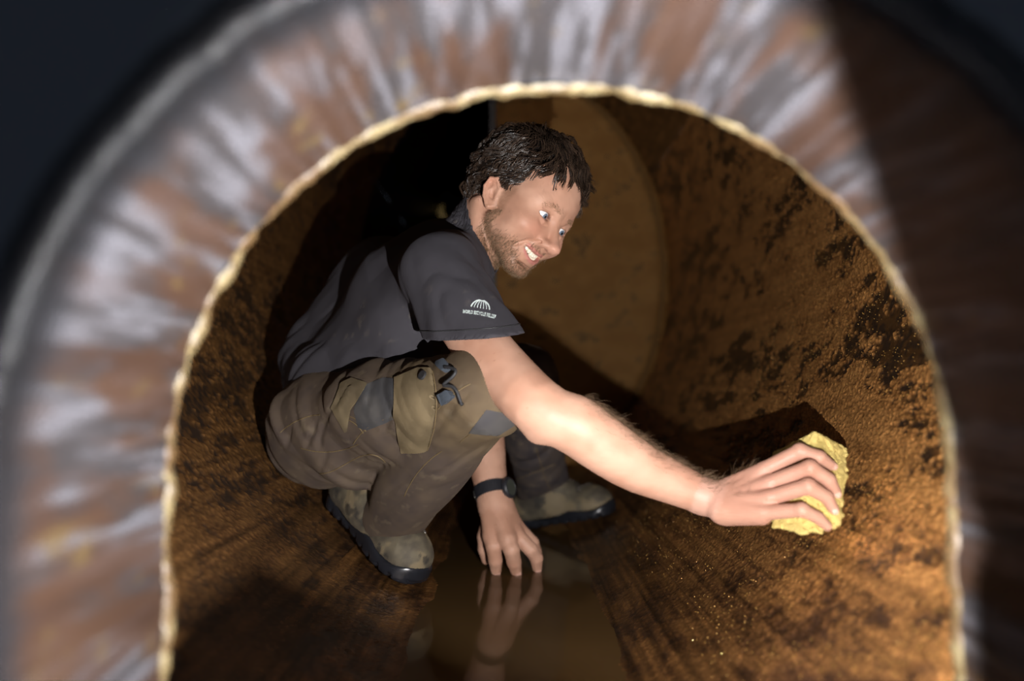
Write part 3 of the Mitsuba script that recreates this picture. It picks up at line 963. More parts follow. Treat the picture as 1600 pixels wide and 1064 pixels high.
def skin_colour(V):
    V = np.asarray(V, float)
    n = meshkit.fbm(V / 0.012, 3, 3)
    n2 = meshkit.fbm(V / 0.035, 3, 4)
    c = lerp((0.43, 0.227, 0.152), (0.525, 0.302, 0.212), sstep(0.3, 0.7, n2))
    c = c * (0.95 + 0.1 * n)[:, None]
    Q = to_head(V.astype(f32)).astype(float)
    near = np.linalg.norm(Q - [0, -0.06, 0], axis=1) < 0.22
    ax, y, z = np.abs(Q[:, 0]), Q[:, 1], Q[:, 2]

    def blob(cx, cy, cz, r):
        return np.exp(-((ax - cx) ** 2 + (y - cy) ** 2 + (z - cz) ** 2) / (r * r)) * near
    red = blob(0.040, 0.016, -0.032, 0.020) * 0.5 + blob(0, 0.045, -0.043, 0.014) * 0.6 + blob(0.080, -0.10, 0.0, 0.028) * 0.7
    c = lerp(c, (0.60, 0.24, 0.17), np.clip(red, 0, 1) * 0.6)
    # lips
    mz, mh = mouth_mid(ax), mouth_half(ax)
    lip = near * (ax < 0.0285) * (y > 0.010) * sstep(mh + 0.0085, mh + 0.0060, np.abs(z - mz + 0.0006)) * sstep(0.028, 0.024, ax)
    c = lerp(c, (0.44, 0.165, 0.14), lip * 0.8)
    inside = near * (ax < 0.027) * (y < face_front(ax) - 0.0075) * (y > -0.002) * (np.abs(z - mz) < mh + 0.001)
    c = lerp(c, (0.10, 0.02, 0.02), inside * 0.9)
    # lash lines
    ez, ex = z + 0.0015, ax - 0.0315
    lid = 0.0057 * np.clip(1 - (ex / 0.0142) ** 2, 0, 1) ** 0.75
    lash = near * (np.abs(ex) < 0.015) * (y > 0.0) * sstep(0.0016, 0.0005, np.abs(np.abs(ez - 0.02 * ex) - lid - 0.0003))
    c = lerp(c, (0.12, 0.05, 0.035), lash * np.where(ez > 0, 0.75, 0.35))
    # beard stubble, moustache, eyebrows
    jaw = sstep(-0.054, -0.092, z + 0.50 * (ax - 0.055)) * sstep(0.030, 0.045, ax + 0.9 * np.maximum(0, -0.075 - z)) * (z > -0.135) * sstep(-0.060, -0.050, y)
    side = sstep(0.050, 0.058, ax) * sstep(-0.028, -0.038, y) * sstep(-0.056, -0.048, y) * sstep(0.03, 0.0, z) * (z > -0.10)
    chin = np.exp(-((ax / 0.026) ** 2 + ((z + 0.110) / 0.017) ** 2)) * (y > -0.05)
    mous = sstep(0.028, 0.024, ax) * sstep(0.004, 0.002, np.abs(z - (mz + mh + 0.0105))) * (y > 0.012)
    bd = near * np.clip(0.55 * jaw + 0.55 * side + 0.5 * chin + 0.2 * mous, 0, 0.62) * (1 - lip)
    grain = meshkit.noise(V / 0.0022, 8)
    c = lerp(c, (0.16, 0.085, 0.045), bd * (0.45 + 0.55 * grain))
    # paler band where the watch was on the right wrist
    ww = np.linalg.norm(V - W(1105, 778, 0.91), axis=1)
    along = (V - W(1104, 778, 0.91)) @ arm_d
    c = lerp(c, (0.62, 0.43, 0.36), sstep(0.017, 0.010, np.abs(along)) * (ww < 0.05) * 0.3)
    hand = np.exp(-(np.linalg.norm(V - W(1220, 770, 0.87), axis=1) / 0.085) ** 2)
    c = lerp(c, (0.42, 0.205, 0.150), hand * 0.75)  # right hand darkened in colour to offset the strong lamp light there
    # freckles
    fr_ = sstep(0.90, 0.93, meshkit.noise(V / 0.0042, 61)) * (meshkit.noise(V / 0.03, 62) > 0.55)
    return np.clip(lerp(c, (0.30, 0.13, 0.07), fr_ * 0.5), 0, 1)


put('person__body', body, 'm_skin', color=skin_colour(body.vertices))
tag('person', 'squatting man in dark grey t-shirt and brown work trousers pressing a sponge to the wall', 'person')

# eyes: he looks towards the sponge
sponge_c = W(1265, 755, 0.88)
for sgn in (-1, 1):
    c0 = from_head((sgn * 0.0315, 0.0020, -0.001))
    ball = trimesh.creation.icosphere(4, 0.0124 * HS)
    ball.apply_translation(c0)
    k = put('person__eye', ball, 'm_eye')
    look = unit(0.55 * unit(sponge_c - c0) + 0.45 * HF)
    a_ = unit(np.cross(look, HU))
    b_ = np.cross(a_, look)
    for nm, rr, lift, m_ in (('iris', 0.0057, 0.0002, 'm_iris'), ('pupil', 0.0026, 0.0005, 'm_pupil')):
        ang = np.linspace(0, 2 * np.pi, 25)[:-1]
        rings = []
        for f_ in np.linspace(0.001, 1, 6):
            h_ = math.sqrt(0.0124 ** 2 - (rr * f_) ** 2) + lift * (1 - 0.6 * f_ * f_)
            rings.append(c0 + HS * (look * h_ + rr * f_ * (np.cos(ang)[:, None] * a_ + np.sin(ang)[:, None] * b_)))
        put(f'{k}__{nm}', (np.vstack(rings), grid_faces(6, 24, wrap=True)), m_)

# teeth
for row, n_ in (('upper', 8), ('lower', 8)):
    for i in range(n_):
        w_ = 0.0066 if row == 'upper' else 0.0052
        x_ = (i - (n_ - 1) / 2) * w_
        big_ = 1.18 if row == 'upper' and abs(i - 3.5) < 1 else 1.0
        y_ = 0.0215 - 15 * x_ * x_
        zt = mouth_mid(abs(x_)) + (0.0030 if row == 'upper' else -0.0058) - (0.0006 if big_ > 1 else 0)
        t_ = trimesh.creation.icosphere(2, 1.0)
        v_ = np.sign(t_.vertices) * np.abs(t_.vertices) ** 0.6
        t_.vertices = v_ * np.array([w_ * 0.49, 0.0028, 0.0046 if row == 'upper' else 0.0036])
        yaw = math.atan(-30 * x_)
        t_.apply_transform(trimesh.transformations.rotation_matrix(yaw, [0, 0, 1]))
        t_.vertices = from_head(t_.vertices + [x_, y_, zt])
        put('person__tooth', t_, 'm_teeth')

# finger nails
for js, nv in [(RH['index'], RNORM), (RH['middle'], RNORM), (RH['ring'], RNORM)] + [(LH[f], unit([0.1, -0.8, 0.5])) for f in ('index', 'middle', 'ring')]:
    (p1, r1), (p2, r2) = js[2], js[3]
    dr = unit(p2 - p1)
    up = unit(nv - dr * (nv @ dr))
    sd = np.cross(dr, up)
    t_ = trimesh.creation.icosphere(2, 1.0)
    t_.vertices = t_.vertices * [r2 * 0.72, r2 * 0.62, r2 * 0.26]
    t_.apply_transform(frame(p2 + dr * r2 * 0.30 + up * r2 * 0.76, dr, sd, up))
    put('person__fingernail', t_, 'm_nail')

# ================================================================== clothes
ARM_AX = unit(RA[1][0] - RA[0][0])
HEM_O = W(742, 528, 0.955)
HEM_N = unit(np.cross(W(690, 527, 1.03) - W(742, 528, 0.955), W(797, 519, 1.01) - W(742, 528, 0.955)))
HEM_N = HEM_N if HEM_N[2] < 0 else -HEM_N
COL_O = W(753, 388, 1.15)
COL_N = unit([0.90, -0.22, 0.34])


def shirt_sdf(P):
    d = torso(P, 0.004)
    # hanging cloth of back and belly
    d = smin(d, rc(P, W(520, 600, 1.26), W(640, 560, 1.16), 0.075, 0.06), 0.04)
    d = smin(d, rc(P, W(500, 560, 1.35), W(600, 440, 1.40), 0.075, 0.085), 0.05)
    d = smin(d, rc(P, W(640, 500, 1.16), W(700, 430, 1.13), 0.06, 0.06), 0.04)
    # folds that run from the shoulder down to the hip
    fold = ridge(P, np.stack([sdir * 7 + latv * 4, latv * 20 + frontv * 14, frontv * 12], 1), 0.007, 3)
    fold += ridge(P, np.stack([sdir * 14, latv * 34 - frontv * 20, frontv * 16], 1), 0.0028, 5)
    low = np.clip((P @ sdir.astype(f32) - f32(SP[2] @ sdir)) * -6, 0, 1)
    d = d + fold * (0.25 + 0.75 * low)
    # right sleeve
    sl = rc(P, RA[0][0] + [-0.004, 0, 0.004], W(771, 563, 0.958), 0.054, 0.051)
    sl = smin(sl, rc(P, RA[0][0], W(738, 565, 1.0), 0.048, 0.054), 0.02)
    q = np.stack([ARM_AX * 12, unit(np.cross(ARM_AX, [0, 1, 0])) * 30, np.array([0, 1, 0]) * 30], 1)
    sl = sl + ridge(P, q, 0.0030, 9)
    sl = np.maximum(sl, (P - HEM_O.astype(f32)) @ HEM_N.astype(f32))
    hp = (P - HEM_O.astype(f32)) @ HEM_N.astype(f32)
    hollow = np.minimum(right_arm(P) - 0.001, np.maximum(sl + 0.007, -hp - 0.018))
    sl = np.maximum(sl, -np.maximum(hollow, -((P - RA[0][0].astype(f32)) @ ARM_AX.astype(f32) - 0.035)))
    d = smin(d, sl, 0.016)
    # left sleeve
    ls = rc(P, LS, LEl * 0.6 + LS * 0.4, 0.06, 0.055)
    d = smin(d, ls, 0.02)
    # neck opening
    cn = (P - COL_O.astype(f32)) @ COL_N.astype(f32)
    d = smin(d, np.maximum(neck_world(P) - 0.0045, cn - 0.004), 0.014)
    d = np.maximum(d, -np.maximum(neck_world(P) - 0.0015, -cn - 0.03))
    return d


def under_shirt(P):
    return shirt_sdf(P)


m_shirt = sdf_mesh(shirt_sdf, [-0.46, 0.86, 0.16], [0.10, 1.52, 0.68], 0.0034)
V = m_shirt.vertices
n_ = meshkit.fbm(V / 0.05, 3, 12)
n2_ = meshkit.fbm(V / 0.012, 3, 13)
cs = lerp((0.034, 0.032, 0.038), (0.050, 0.047, 0.055), n_)
dusty = sstep(0.62, 0.75, n2_) * sstep(0.5, 0.7, n_)
cs = lerp(cs, (0.11, 0.095, 0.08), dusty * 0.5)
put('person__t_shirt', m_shirt, 'm_shirt', color=cs)

# ---- trousers
TH_AX = unit(RK - RHip)
TH_UP = unit(np.cross(TH_AX, np.array([0, -1.0, 0.25])))
TH_UP = TH_UP if TH_UP[2] > 0 else -TH_UP
TH_N = np.cross(TH_AX, TH_UP)
TH_N = TH_N if TH_N[1] < 0 else -TH_N
SH_AX = unit(RAn - RK)
LSH_AX = unit(LAn - LK)
CUFF_O, CUFF_N = W(614, 815, 1.21), unit(W(640, 822, 1.12) * 0 + SH_AX)
LCUFF_O, LCUFF_N = W(850, 764, 1.64), unit(W(866, 800, 1.65) - W(846, 755, 1.65))


def trousers_base(P):
    d = ell(P, W(552, 655, 1.335), np.array([0.085, 0.155, 0.10]), RT)
    d = smin(d, rc(P, RHip, RK, rHip, rK), 0.03)
    d = smin(d, rc(P, RHip + [-0.012, 0.01, -0.006], W(560, 668, 1.18), 0.088, 0.088), 0.03)
    t = np.clip((P - RHip.astype(f32)) @ TH_AX.astype(f32) / f32(np.linalg.norm(RK - RHip)), 0, 1)
    u = (P - RHip.astype(f32)) @ TH_UP.astype(f32)
    w = (P - RHip.astype(f32)) @ TH_N.astype(f32)
    a = (P - RHip.astype(f32)) @ TH_AX.astype(f32)
    # creases that fan out from the groin over the thigh
    f_ = ridge(np.stack([a * 21 + u * 8, u * 5, w * 6], 1), np.eye(3), 0.0095, 21) * (1 - 0.55 * t)
    f_ += ridge(np.stack([a * 46 + u * 22, u * 10, w * 10], 1), np.eye(3), 0.0040, 22) * (1 - 0.4 * t)
    d = d + f_
    sh = rc(P, RK, RAn, rK * 0.92, rAn * 1.10)
    sh = smin(sh, rc(P, RK * 0.7 + RAn * 0.3 + [-0.012, 0.02, 0.0], RAn, 0.050, 0.040), 0.03)
    s_ = (P - RK.astype(f32)) @ SH_AX.astype(f32)
    sh = sh + ridge(np.stack([s_ * 17 + P[:, 0] * 22, P[:, 0] * 9 - P[:, 2] * 12, P[:, 1] * 10], 1), np.eye(3), 0.0042, 25)
    sh = np.maximum(sh, (P - CUFF_O.astype(f32)) @ CUFF_N.astype(f32))
    sh = np.maximum(sh, -np.maximum(rc(P, RK, RAn + SH_AX * 0.05, 0.030, 0.038), 0.05 - (RAn - RK) @ SH_AX.astype(f32) + 0.10 - 0.10 - s_ + (RAn - RK) @ SH_AX - 0.11))
    d = smin(d, sh, 0.012)
    lt = rc(P, LHip, LK, 0.095, 0.062)
    ls = rc(P, LK, LAn, 0.058, 0.056)
    s2 = (P - LK.astype(f32)) @ LSH_AX.astype(f32)
    ls = ls + ridge(np.stack([s2 * 24 + P[:, 0] * 14, P[:, 0] * 8, P[:, 1] * 8], 1), np.eye(3), 0.004, 28)
    ls = np.maximum(ls, (P - LCUFF_O.astype(f32)) @ LCUFF_N.astype(f32))
    d = np.minimum(d, smin(lt, ls, 0.02))
    return d


CREASES = [([(495, 657), (477, 702)], 4.0), ([(522, 630), (504, 666), (499, 703)], 4.5), ([(510, 708), (499, 738)], 3.5), ([(612, 645), (598, 678)], 3.0),
           ([(661, 600), (636, 639), (631, 668)], 3.5), ([(708, 639), (684, 669), (667, 690)], 3.5), ([(732, 615), (690, 652)], 3.0), ([(669, 669), (648, 690)], 3.5),
           ([(774, 686), (720, 720), (684, 744)], 4.5), ([(684, 738), (627, 768)], 4.0), ([(570, 711), (562, 734)], 3.0), ([(550, 604), (525, 640)], 5.0),
           ([(455, 668), (447, 700)], 3.5), ([(580, 600), (572, 640)], 3.0), ([(640, 745), (600, 775)], 3.5)]
crease_pts = []
for pts, rr_ in CREASES:
    p_ = spline(np.array(pts, float), 9) if len(pts) > 2 else np.linspace(pts[0], pts[1], 9)
    q, n, ok = hit_px(trousers_base, p_, 0.0)
    rad_ = rr_ / 1000 * np.sin(np.linspace(0.25, math.pi - 0.25, 9))
    crease_pts.append([(q[k] + n[k] * rad_[k] * 0.35, rad_[k]) for k in range(0, 9, 2)])


crease_ball = [(np.mean([q for q, _ in js], 0), max(np.linalg.norm(q - np.mean([q_ for q_, _ in js], 0)) for q, _ in js) + 0.016) for js in crease_pts]


def trousers_sdf(P):
    d = trousers_base(P)
    for js, (c, r) in zip(crease_pts, crease_ball):
        near = np.nonzero(((P - c.astype(f32)) ** 2).sum(1) < r * r)[0]
        if len(near):
            d[near] = smax(d[near], -tube_sdf(P[near], js), 0.006)
    return d


m_tr = sdf_mesh(trousers_sdf, [-0.47, 0.86, 0.02], [0.17, 1.72, 0.50], 0.0034)
V = m_tr.vertices
n_ = meshkit.fbm(V / 0.06, 3, 31)
n2_ = meshkit.fbm(V / 0.02, 3, 32)
ct = lerp((0.085, 0.062, 0.040), (0.150, 0.112, 0.066), sstep(0.3, 0.7, 0.6 * n_ + 0.4 * n2_))
s_ = (V - RK) @ SH_AX
on_shin = sstep(0.03, 0.10, s_) * (V[:, 1] < 1.30)
ct = lerp(ct, lerp((0.060, 0.048, 0.050), (0.105, 0.080, 0.062), n2_), on_shin * 0.75)
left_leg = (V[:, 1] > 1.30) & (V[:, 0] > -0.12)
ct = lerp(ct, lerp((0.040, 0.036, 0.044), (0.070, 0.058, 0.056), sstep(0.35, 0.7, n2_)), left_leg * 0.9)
ct = lerp(ct, (0.16, 0.13, 0.09), sstep(0.64, 0.74, meshkit.fbm(V / 0.015, 3, 36)) * 0.5)
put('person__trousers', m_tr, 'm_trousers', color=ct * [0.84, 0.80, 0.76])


def patch(poly, fn, thick, step=4.0, puff=0.0):
    """a panel of cloth lying on a surface: outline in photograph pixels, laid on by rays, with thickness"""
    pg = Polygon(poly)
    x0, y0, x1, y1 = pg.bounds
    ring = np.array(pg.exterior.coords)[:-1]
    L = np.r_[0, np.cumsum(np.linalg.norm(np.diff(np.vstack([ring, ring[:1]]), axis=0), axis=1))]
    m = max(12, int(L[-1] / step))
    closed = np.vstack([ring, ring[:1]])
    tt = np.linspace(0, L[-1], m + 1)[:-1]
    edge = np.stack([np.interp(tt, L, closed[:, 0]), np.interp(tt, L, closed[:, 1])], 1)
    gx, gy = np.meshgrid(np.arange(x0, x1, step), np.arange(y0, y1, step))
    pts = np.stack([gx.ravel(), gy.ravel()], 1)
    from shapely import contains_xy
    ins_ = pts[contains_xy(pg.buffer(-step * 0.6), pts[:, 0], pts[:, 1])]
    allp = np.vstack([edge, ins_])
    from scipy.spatial import Delaunay
    tri = Delaunay(allp).simplices
    c_ = allp[tri].mean(1)
    tri = tri[contains_xy(pg, c_[:, 0], c_[:, 1])]
    q, n, ok = hit_px(fn, allp)
    dist_ = np.array([0.0] * len(allp))
    from shapely import points as sp_points, distance as sp_distance
    dist_ = sp_distance(pg.exterior, sp_points(allp))
    lift_ = thick + puff * sstep(0, 22, dist_)
    top, bot = q + n * lift_[:, None], q - n * 0.002
    a, b, c = (top[tri[:, k]] for k in range(3))
    if np.mean(np.sum(np.cross(b - a, c - a) * n[tri[:, 0]], 1)) < 0:
        tri = tri[:, ::-1]
    N = len(allp)
    i = np.arange(m)
    j = (i + 1) % m
    s1 = np.vstack([np.stack([i, j, j + N], 1), np.stack([i, j + N, i + N], 1)])
    F_ = np.vstack([tri, tri[:, ::-1] + N, s1, s1[:, ::-1]])
    return trimesh.Trimesh(np.vstack([top, bot]), F_, process=False)


def seams_on(lists, fn, r=0.0008, n=36):
    """stitch lines: thin cords along lines given in photograph pixels, laid on the cloth; stretches that miss it are left out"""
    P = [spline(np.array(p, float), n) if len(p) > 2 else np.linspace(p[0], p[1], n) for p in lists]
    q, nn, ok = hit_px(fn, np.vstack(P), 0.0004)
    ms = []
    for k in range(len(P)):
        a, good = q[k * n:(k + 1) * n], ok[k * n:(k + 1) * n]
        good = good & (a[:, 1] < 1.75)
        brk = np.r_[True, np.linalg.norm(np.diff(a, axis=0), axis=1) < 0.03] & good
        run = []
        for i in range(n + 1):
            if i < n and brk[i]:
                run.append(a[i])
            else:
                if len(run) > 3:
                    ms.append(tube(np.array(run), r, 5))
                run = []
    return ms


def flat_colour(m, a, b, s=0.02, seed=1):
    return lerp(a, b, sstep(0.3, 0.7, meshkit.fbm(m.vertices / s, 3, seed)))


TRO = trousers_sdf
# cargo pocket with its flap seams, knee panel and grey insert on the thigh
pk = patch([(618, 592), (655, 577), (676, 577), (681, 640), (668, 704), (655, 706), (628, 706), (618, 650)], trousers_base, 0.004, puff=0.003)
put('person__trousers__cargo_pocket', pk, 'm_trousers', color=flat_colour(pk, (0.110, 0.082, 0.046), (0.165, 0.124, 0.070), 0.03, 51))
ins = patch([(553, 640), (570, 602), (600, 590), (616, 592), (616, 655), (575, 672), (560, 668)], TRO, 0.0012)
put('person__trousers__grey_panel', ins, 'm_trousers', color=flat_colour(ins, (0.045, 0.044, 0.047), (0.075, 0.070, 0.066), 0.03, 52))
kp = patch([(733, 676), (760, 640), (800, 648), (806, 662), (778, 680)], TRO, 0.0015)
put('person__trousers__knee_patch', kp, 'm_trousers', color=flat_colour(kp, (0.042, 0.040, 0.044), (0.070, 0.065, 0.062), 0.03, 53))
bag = patch([(520, 640), (535, 600), (552, 592), (574, 600), (560, 625), (548, 640), (542, 676), (533, 660)], TRO, 0.004, puff=0.006)
put('person__trousers__pocket_opening', bag, 'm_trousers', color=flat_colour(bag, (0.105, 0.080, 0.048), (0.150, 0.115, 0.066), 0.03, 54))
SEAMS = [[(552, 694), (575, 668), (616, 652)],
         [(616, 594), (620, 650), (628, 706)],
         [(622, 594), (626, 650), (633, 706)],
         [(676, 580), (682, 640), (668, 704)],
         [(628, 708), (656, 704), (668, 702)],
         [(684, 640), (710, 615), (735, 600)],
         [(532, 648), (556, 655), (572, 674)],
         [(528, 652), (552, 660), (568, 677)],
         [(470, 700), (500, 706), (560, 694)],
         [(500, 740), (545, 722), (578, 710), (602, 722)],
         [(720, 690), (745, 672), (790, 660)],
         [(438, 676), (470, 655), (500, 648)],
         [(800, 752), (838, 737), (868, 725)],
         [(838, 700), (848, 735), (858, 762)],
         [(632, 775), (660, 730), (690, 705)]]
for m_ in seams_on(SEAMS, TRO):
    put('person__trousers__stitching', m_, 'm_stitch')
q, n, _ = hit_px(TRO, [(666, 590)], 0.007)
bt = trimesh.creation.cylinder(0.0062, 0.003, sections=24)
z_ = n[0]
x_ = unit(np.cross(z_, [0, 0, 1]))
bt.apply_transform(frame(q[0], x_, np.cross(z_, x_), z_))
put('person__trousers__snap_button', bt, 'm_black', smooth=30)
for poly in ([(687, 571), (700, 566), (708, 578), (696, 583)], [(690, 618), (705, 610), (712, 620), (697, 632)]):
    tb = patch(poly, TRO, 0.009, step=3)
    put('person__trousers__velcro_tab', tb, 'm_tape', smooth=30)
q, n, _ = hit_px(TRO, [(703, 580), (708, 598), (702, 604), (712, 606), (720, 618), (727, 632)], 0.010)
put('person__trousers__strap', tube(q, 0.0022, 6, 30), 'm_black')

# ---- print on the sleeve: an arched globe and a line of text
SLE = shirt_sdf


def lay(px, lift, thick):
    """lettering or a mark given in photograph pixels, laid on the sleeve"""
    q, n, ok = hit_px(SLE, px)
    return q + n * (lift + thick)[:, None]


def mark(pts, wpx, n=14):
    p = spline(np.array(pts, float), n) if len(pts) > 2 else np.linspace(pts[0], pts[1], n)
    t = np.gradient(p, axis=0)
    t /= np.linalg.norm(t, axis=1, keepdims=True)
    s = np.stack([-t[:, 1], t[:, 0]], 1) * wpx / 2
    px = np.concatenate([p + s, p - s])
    q, nn_, ok = hit_px(SLE, px)
    v0, v1 = q + nn_ * 0.0003, q + nn_ * 0.0009
    f1 = grid_faces(2, n)
    k = 2 * n
    rim = np.r_[np.arange(n), np.arange(2 * n - 1, n - 1, -1)]
    nx = np.roll(rim, -1)
    sides_ = np.vstack([np.stack([rim, nx, nx + k], 1), np.stack([rim, nx + k, rim + k], 1)])
    return trimesh.Trimesh(np.vstack([v1, v0]), np.vstack([f1, f1[:, ::-1] + k, sides_]), process=False)


LOGO_C, LA_, LB_ = np.array([749.5, 487.0]), np.array([0.985, 0.17]), np.array([0.17, -0.985])


def lg(u, v):
    return (LOGO_C + u * LA_ + v * LB_).tolist()


arcs = []
for k in np.linspace(-1, 1, 7):
    pts = [lg(15.0 * k * math.sin(t) ** 0.9 if k else 0, 17.5 * math.cos(t) ** 0.9 if t < math.pi / 2 else 0) for t in np.linspace(0.12, 1.30, 7)]
    arcs.append(mark(pts, 1.8 if abs(k) > 0.99 else 1.0))
put('person__t_shirt__globe_print', cat(*arcs), 'm_print', smooth=False)
txt = meshkit.text_mesh('WORLD BICYCLE RELIEF', 1.0, 0.05, bold=False)
txt = txt.subdivide_to_size(0.6) if len(txt.faces) < 20000 else txt
w_ = txt.bounds[1][0]
uu = (txt.vertices[:, 0] / w_ - 0.5) * 52
vv = txt.vertices[:, 1] * 5.2 - 5.5 - 0.0022 * uu ** 2
px = LOGO_C + uu[:, None] * LA_ + vv[:, None] * LB_
txt.vertices = lay(px, 0.0003 + 0 * uu, 0.0007 * (txt.vertices[:, 2] > 0.02))
put('person__t_shirt__lettering', txt, 'm_print', smooth=False)

# collar rib and hems
def ring_on(fn, o, n, r0, k=80, r=0.0016, lift=0.0):
    n = unit(n)
    x = unit(np.cross(n, [0.3, 0.2, 0.9]))
    y = np.cross(n, x)
    ang = np.linspace(0, 2 * np.pi, k + 1)
    d = np.cos(ang)[:, None] * x + np.sin(ang)[:, None] * y
    p, ok = march(fn, o + d * r0, -d, far=r0)
    return tube(p + d * lift, r, 6)


put('person__t_shirt__sleeve_hem', ring_on(shirt_sdf, HEM_O - HEM_N * 0.012, HEM_N, 0.09, r=0.0009, lift=0.0004), 'm_black')

# ---- boots
def boot(key, heel, toe, up, ankle, seed):
    fwd = unit(toe - heel)
    up = unit(up - fwd * (up @ fwd))
    sd = np.cross(fwd, up)
    L = np.linalg.norm(toe - heel)
    R = np.stack([fwd, sd, up])
    o = heel
    s = L / 0.25

    def loc(P):
        return ((P - o.astype(f32)) @ R.T.astype(f32)) / f32(s)
    ak = (R @ (ankle - o)) / s * np.array([1, 1, 1.0]) + np.array([0, 0, 0.02])

    def upper(P):
        Q = loc(P)
        d = rc(Q, (0.030, 0, 0.045), (0.105, 0, 0.045), 0.036, 0.040)
        d = smin(d, rc(Q, (0.105, 0, 0.042), (0.205, 0.0, 0.036), 0.041, 0.034), 0.03)
        d = smin(d, ell(Q, (0.195, 0, 0.030), (0.052, 0.043, 0.030)), 0.025)
        d = smin(d, rc(Q, (0.045, 0, 0.06), ak, 0.040, 0.047), 0.035)
        d = smin(d, rc(Q, (0.150, 0, 0.066), (0.075, 0, 0.105), 0.020, 0.026), 0.03)
        d = d + 0.0010 * (meshkit.noise(Q * 70, seed).astype(f32) - 0.5) - 0.0012 * (np.abs(np.sin(Q[:, 0] * 52 + Q[:, 2] * 30)) < 0.06)
        d = np.maximum(d, 0.022 - Q[:, 2])
        return d * f32(s)

    def sole(P):
        Q = loc(P)
        wid = 0.036 + 0.012 * np.exp(-((Q[:, 0] - 0.185) / 0.07) ** 2) - 0.004 * np.exp(-((Q[:, 0] - 0.10) / 0.04) ** 2)
        # outline: a stadium with varying width
        t = np.clip(Q[:, 0], 0.032, 0.212)
        d = np.sqrt((Q[:, 0] - t) ** 2 + Q[:, 1] ** 2) - wid
        rand = 0.024 + 0.006 * np.sin(Q[:, 0] * 46 + 0.8) + 0.012 * sstep(0.19, 0.25, Q[:, 0])
        d = smax(d, np.abs(Q[:, 2] - rand / 2) - rand / 2, 0.010)
        tread = (np.abs(((Q[:, 0] * 38) % 1.0) - 0.5) < 0.16) & (Q[:, 2] < 0.010)
        return (d + 0.003 * tread) * f32(s * 0.8)
    lo, hi = np.minimum(np.minimum(heel, toe), ankle) - 0.075, np.maximum(np.maximum(heel, toe), ankle) + 0.075
    mu = sdf_mesh(upper, lo, hi, 0.0030)
    V = mu.vertices
    n1_, n2_ = meshkit.fbm(V / 0.04, 3, seed), meshkit.fbm(V / 0.012, 3, seed + 1)
    c = lerp((0.060, 0.050, 0.038), (0.125, 0.105, 0.070), sstep(0.35, 0.65, 0.6 * n1_ + 0.4 * n2_))
    c = lerp(c, (0.19, 0.145, 0.085), sstep(0.56, 0.60, n1_) * 0.7)
    c = lerp(c, (0.030, 0.027, 0.024), sstep(0.60, 0.63, meshkit.fbm(V / 0.028, 4, seed + 7)) * 0.8)
    put(f'{key}__upper', mu, 'm_boot', color=c)
    ms = sdf_mesh(sole, lo, hi, 0.0028)
    put(f'{key}__sole', ms, 'm_rubber')
    # laces: crossings over the instep with hooks at both sides
    P_, hk = [], []
    for i, t in enumerate(np.linspace(0, 1, 5)):
        x, z = 0.208 - 0.080 * t, 0.060 + 0.040 * t
        rows = []
        for y in np.linspace(-0.020, 0.020, 9):
            rows.append(heel + s * (R.T @ np.array([x + 0.012 * (1 if i % 2 else -1) * y / 0.020, y, z + 0.05])))
        p, ok = march(upper, np.array(rows), np.repeat(-(R.T @ np.array([0.35, 0, 1.0]) / 1.06)[None], 9, 0), far=0.30)
        if ok.all():
            P_.append(tube(p + 0.0015 * up, 0.0022, 6))
            for e in (p[0], p[-1]):
                b = trimesh.creation.icosphere(2, 0.0030)
                b.apply_translation(e)
                hk.append(b)
    for m in P_:
        put(f'{key}__lace', m, 'm_lace')
    for m in hk:
        put(f'{key}__eyelet', m, 'm_metal')


boot('person__boot', W(522, 785, 1.30), W(650, 916, 1.155), np.array([0.30, -0.10, 1.0]), W(592, 790, 1.235), 71)
boot('person__boot_001', W(816, 826, 1.73), W(962, 800, 1.63), np.array([-0.12, -0.05, 1.0]), W(848, 755, 1.67), 75)
for k_ in ('person__boot', 'person__boot_001'):
    pass

# ---- watch on the left wrist
wc = W(769, 768, 1.333)
wd = unit(LWp - LA[4][0])
wx = unit(np.cross(wd, [0, 1, 0]))
wx = wx if wx[0] > 0 else -wx
wy = np.cross(wd, wx)
ang = np.linspace(0, 2 * np.pi, 65)
wr = 25.5 * 1.333 / F_PX
prof_ = [(-0.0115, 0.0), (-0.0105, 0.0022), (0.0105, 0.0022), (0.0115, 0.0), (0.0105, -0.0006), (-0.0105, -0.0006)]
Vv = np.array([[wc + wd * a + (wr + b) * (math.cos(t) * wx + math.sin(t) * wy) for a, b in prof_] for t in ang[:-1]]).reshape(-1, 3)
i, j = np.meshgrid(np.arange(64), np.arange(6), indexing='ij')
A_, B_, C_, D_ = i * 6 + j, ((i + 1) % 64) * 6 + j, ((i + 1) % 64) * 6 + (j + 1) % 6, i * 6 + (j + 1) % 6
put('person__watch_strap', (Vv, np.vstack([np.stack([A_.ravel(), B_.ravel(), C_.ravel()], 1), np.stack([A_.ravel(), C_.ravel(), D_.ravel()], 1)])), 'm_strap', smooth=30)
cdir = unit(0.85 * wx - 0.45 * np.array([0, 1.0, 0]) - wd * 0.05)
cx_ = unit(np.cross(cdir, wd))
case = trimesh.creation.revolve([(0.0001, 0), (0.0165, 0), (0.0185, 0.002), (0.0185, 0.007), (0.0165, 0.0095), (0.0145, 0.0100), (0.0140, 0.0088), (0.0001, 0.0088)], sections=48)
case.apply_transform(frame(wc + cdir * (wr + 0.0005), cx_, np.cross(cdir, cx_), cdir))
put('person__watch_strap__case', case, 'm_strap', smooth=30)
dial = trimesh.creation.cylinder(0.0139, 0.0006, sections=40)
dial.apply_transform(frame(wc + cdir * (wr + 0.0096), cx_, np.cross(cdir, cx_), cdir))
put('person__watch_strap__dial', dial, 'm_dial', smooth=30)
bk = rbox((0.003, 0.016, 0.013), 0.001)
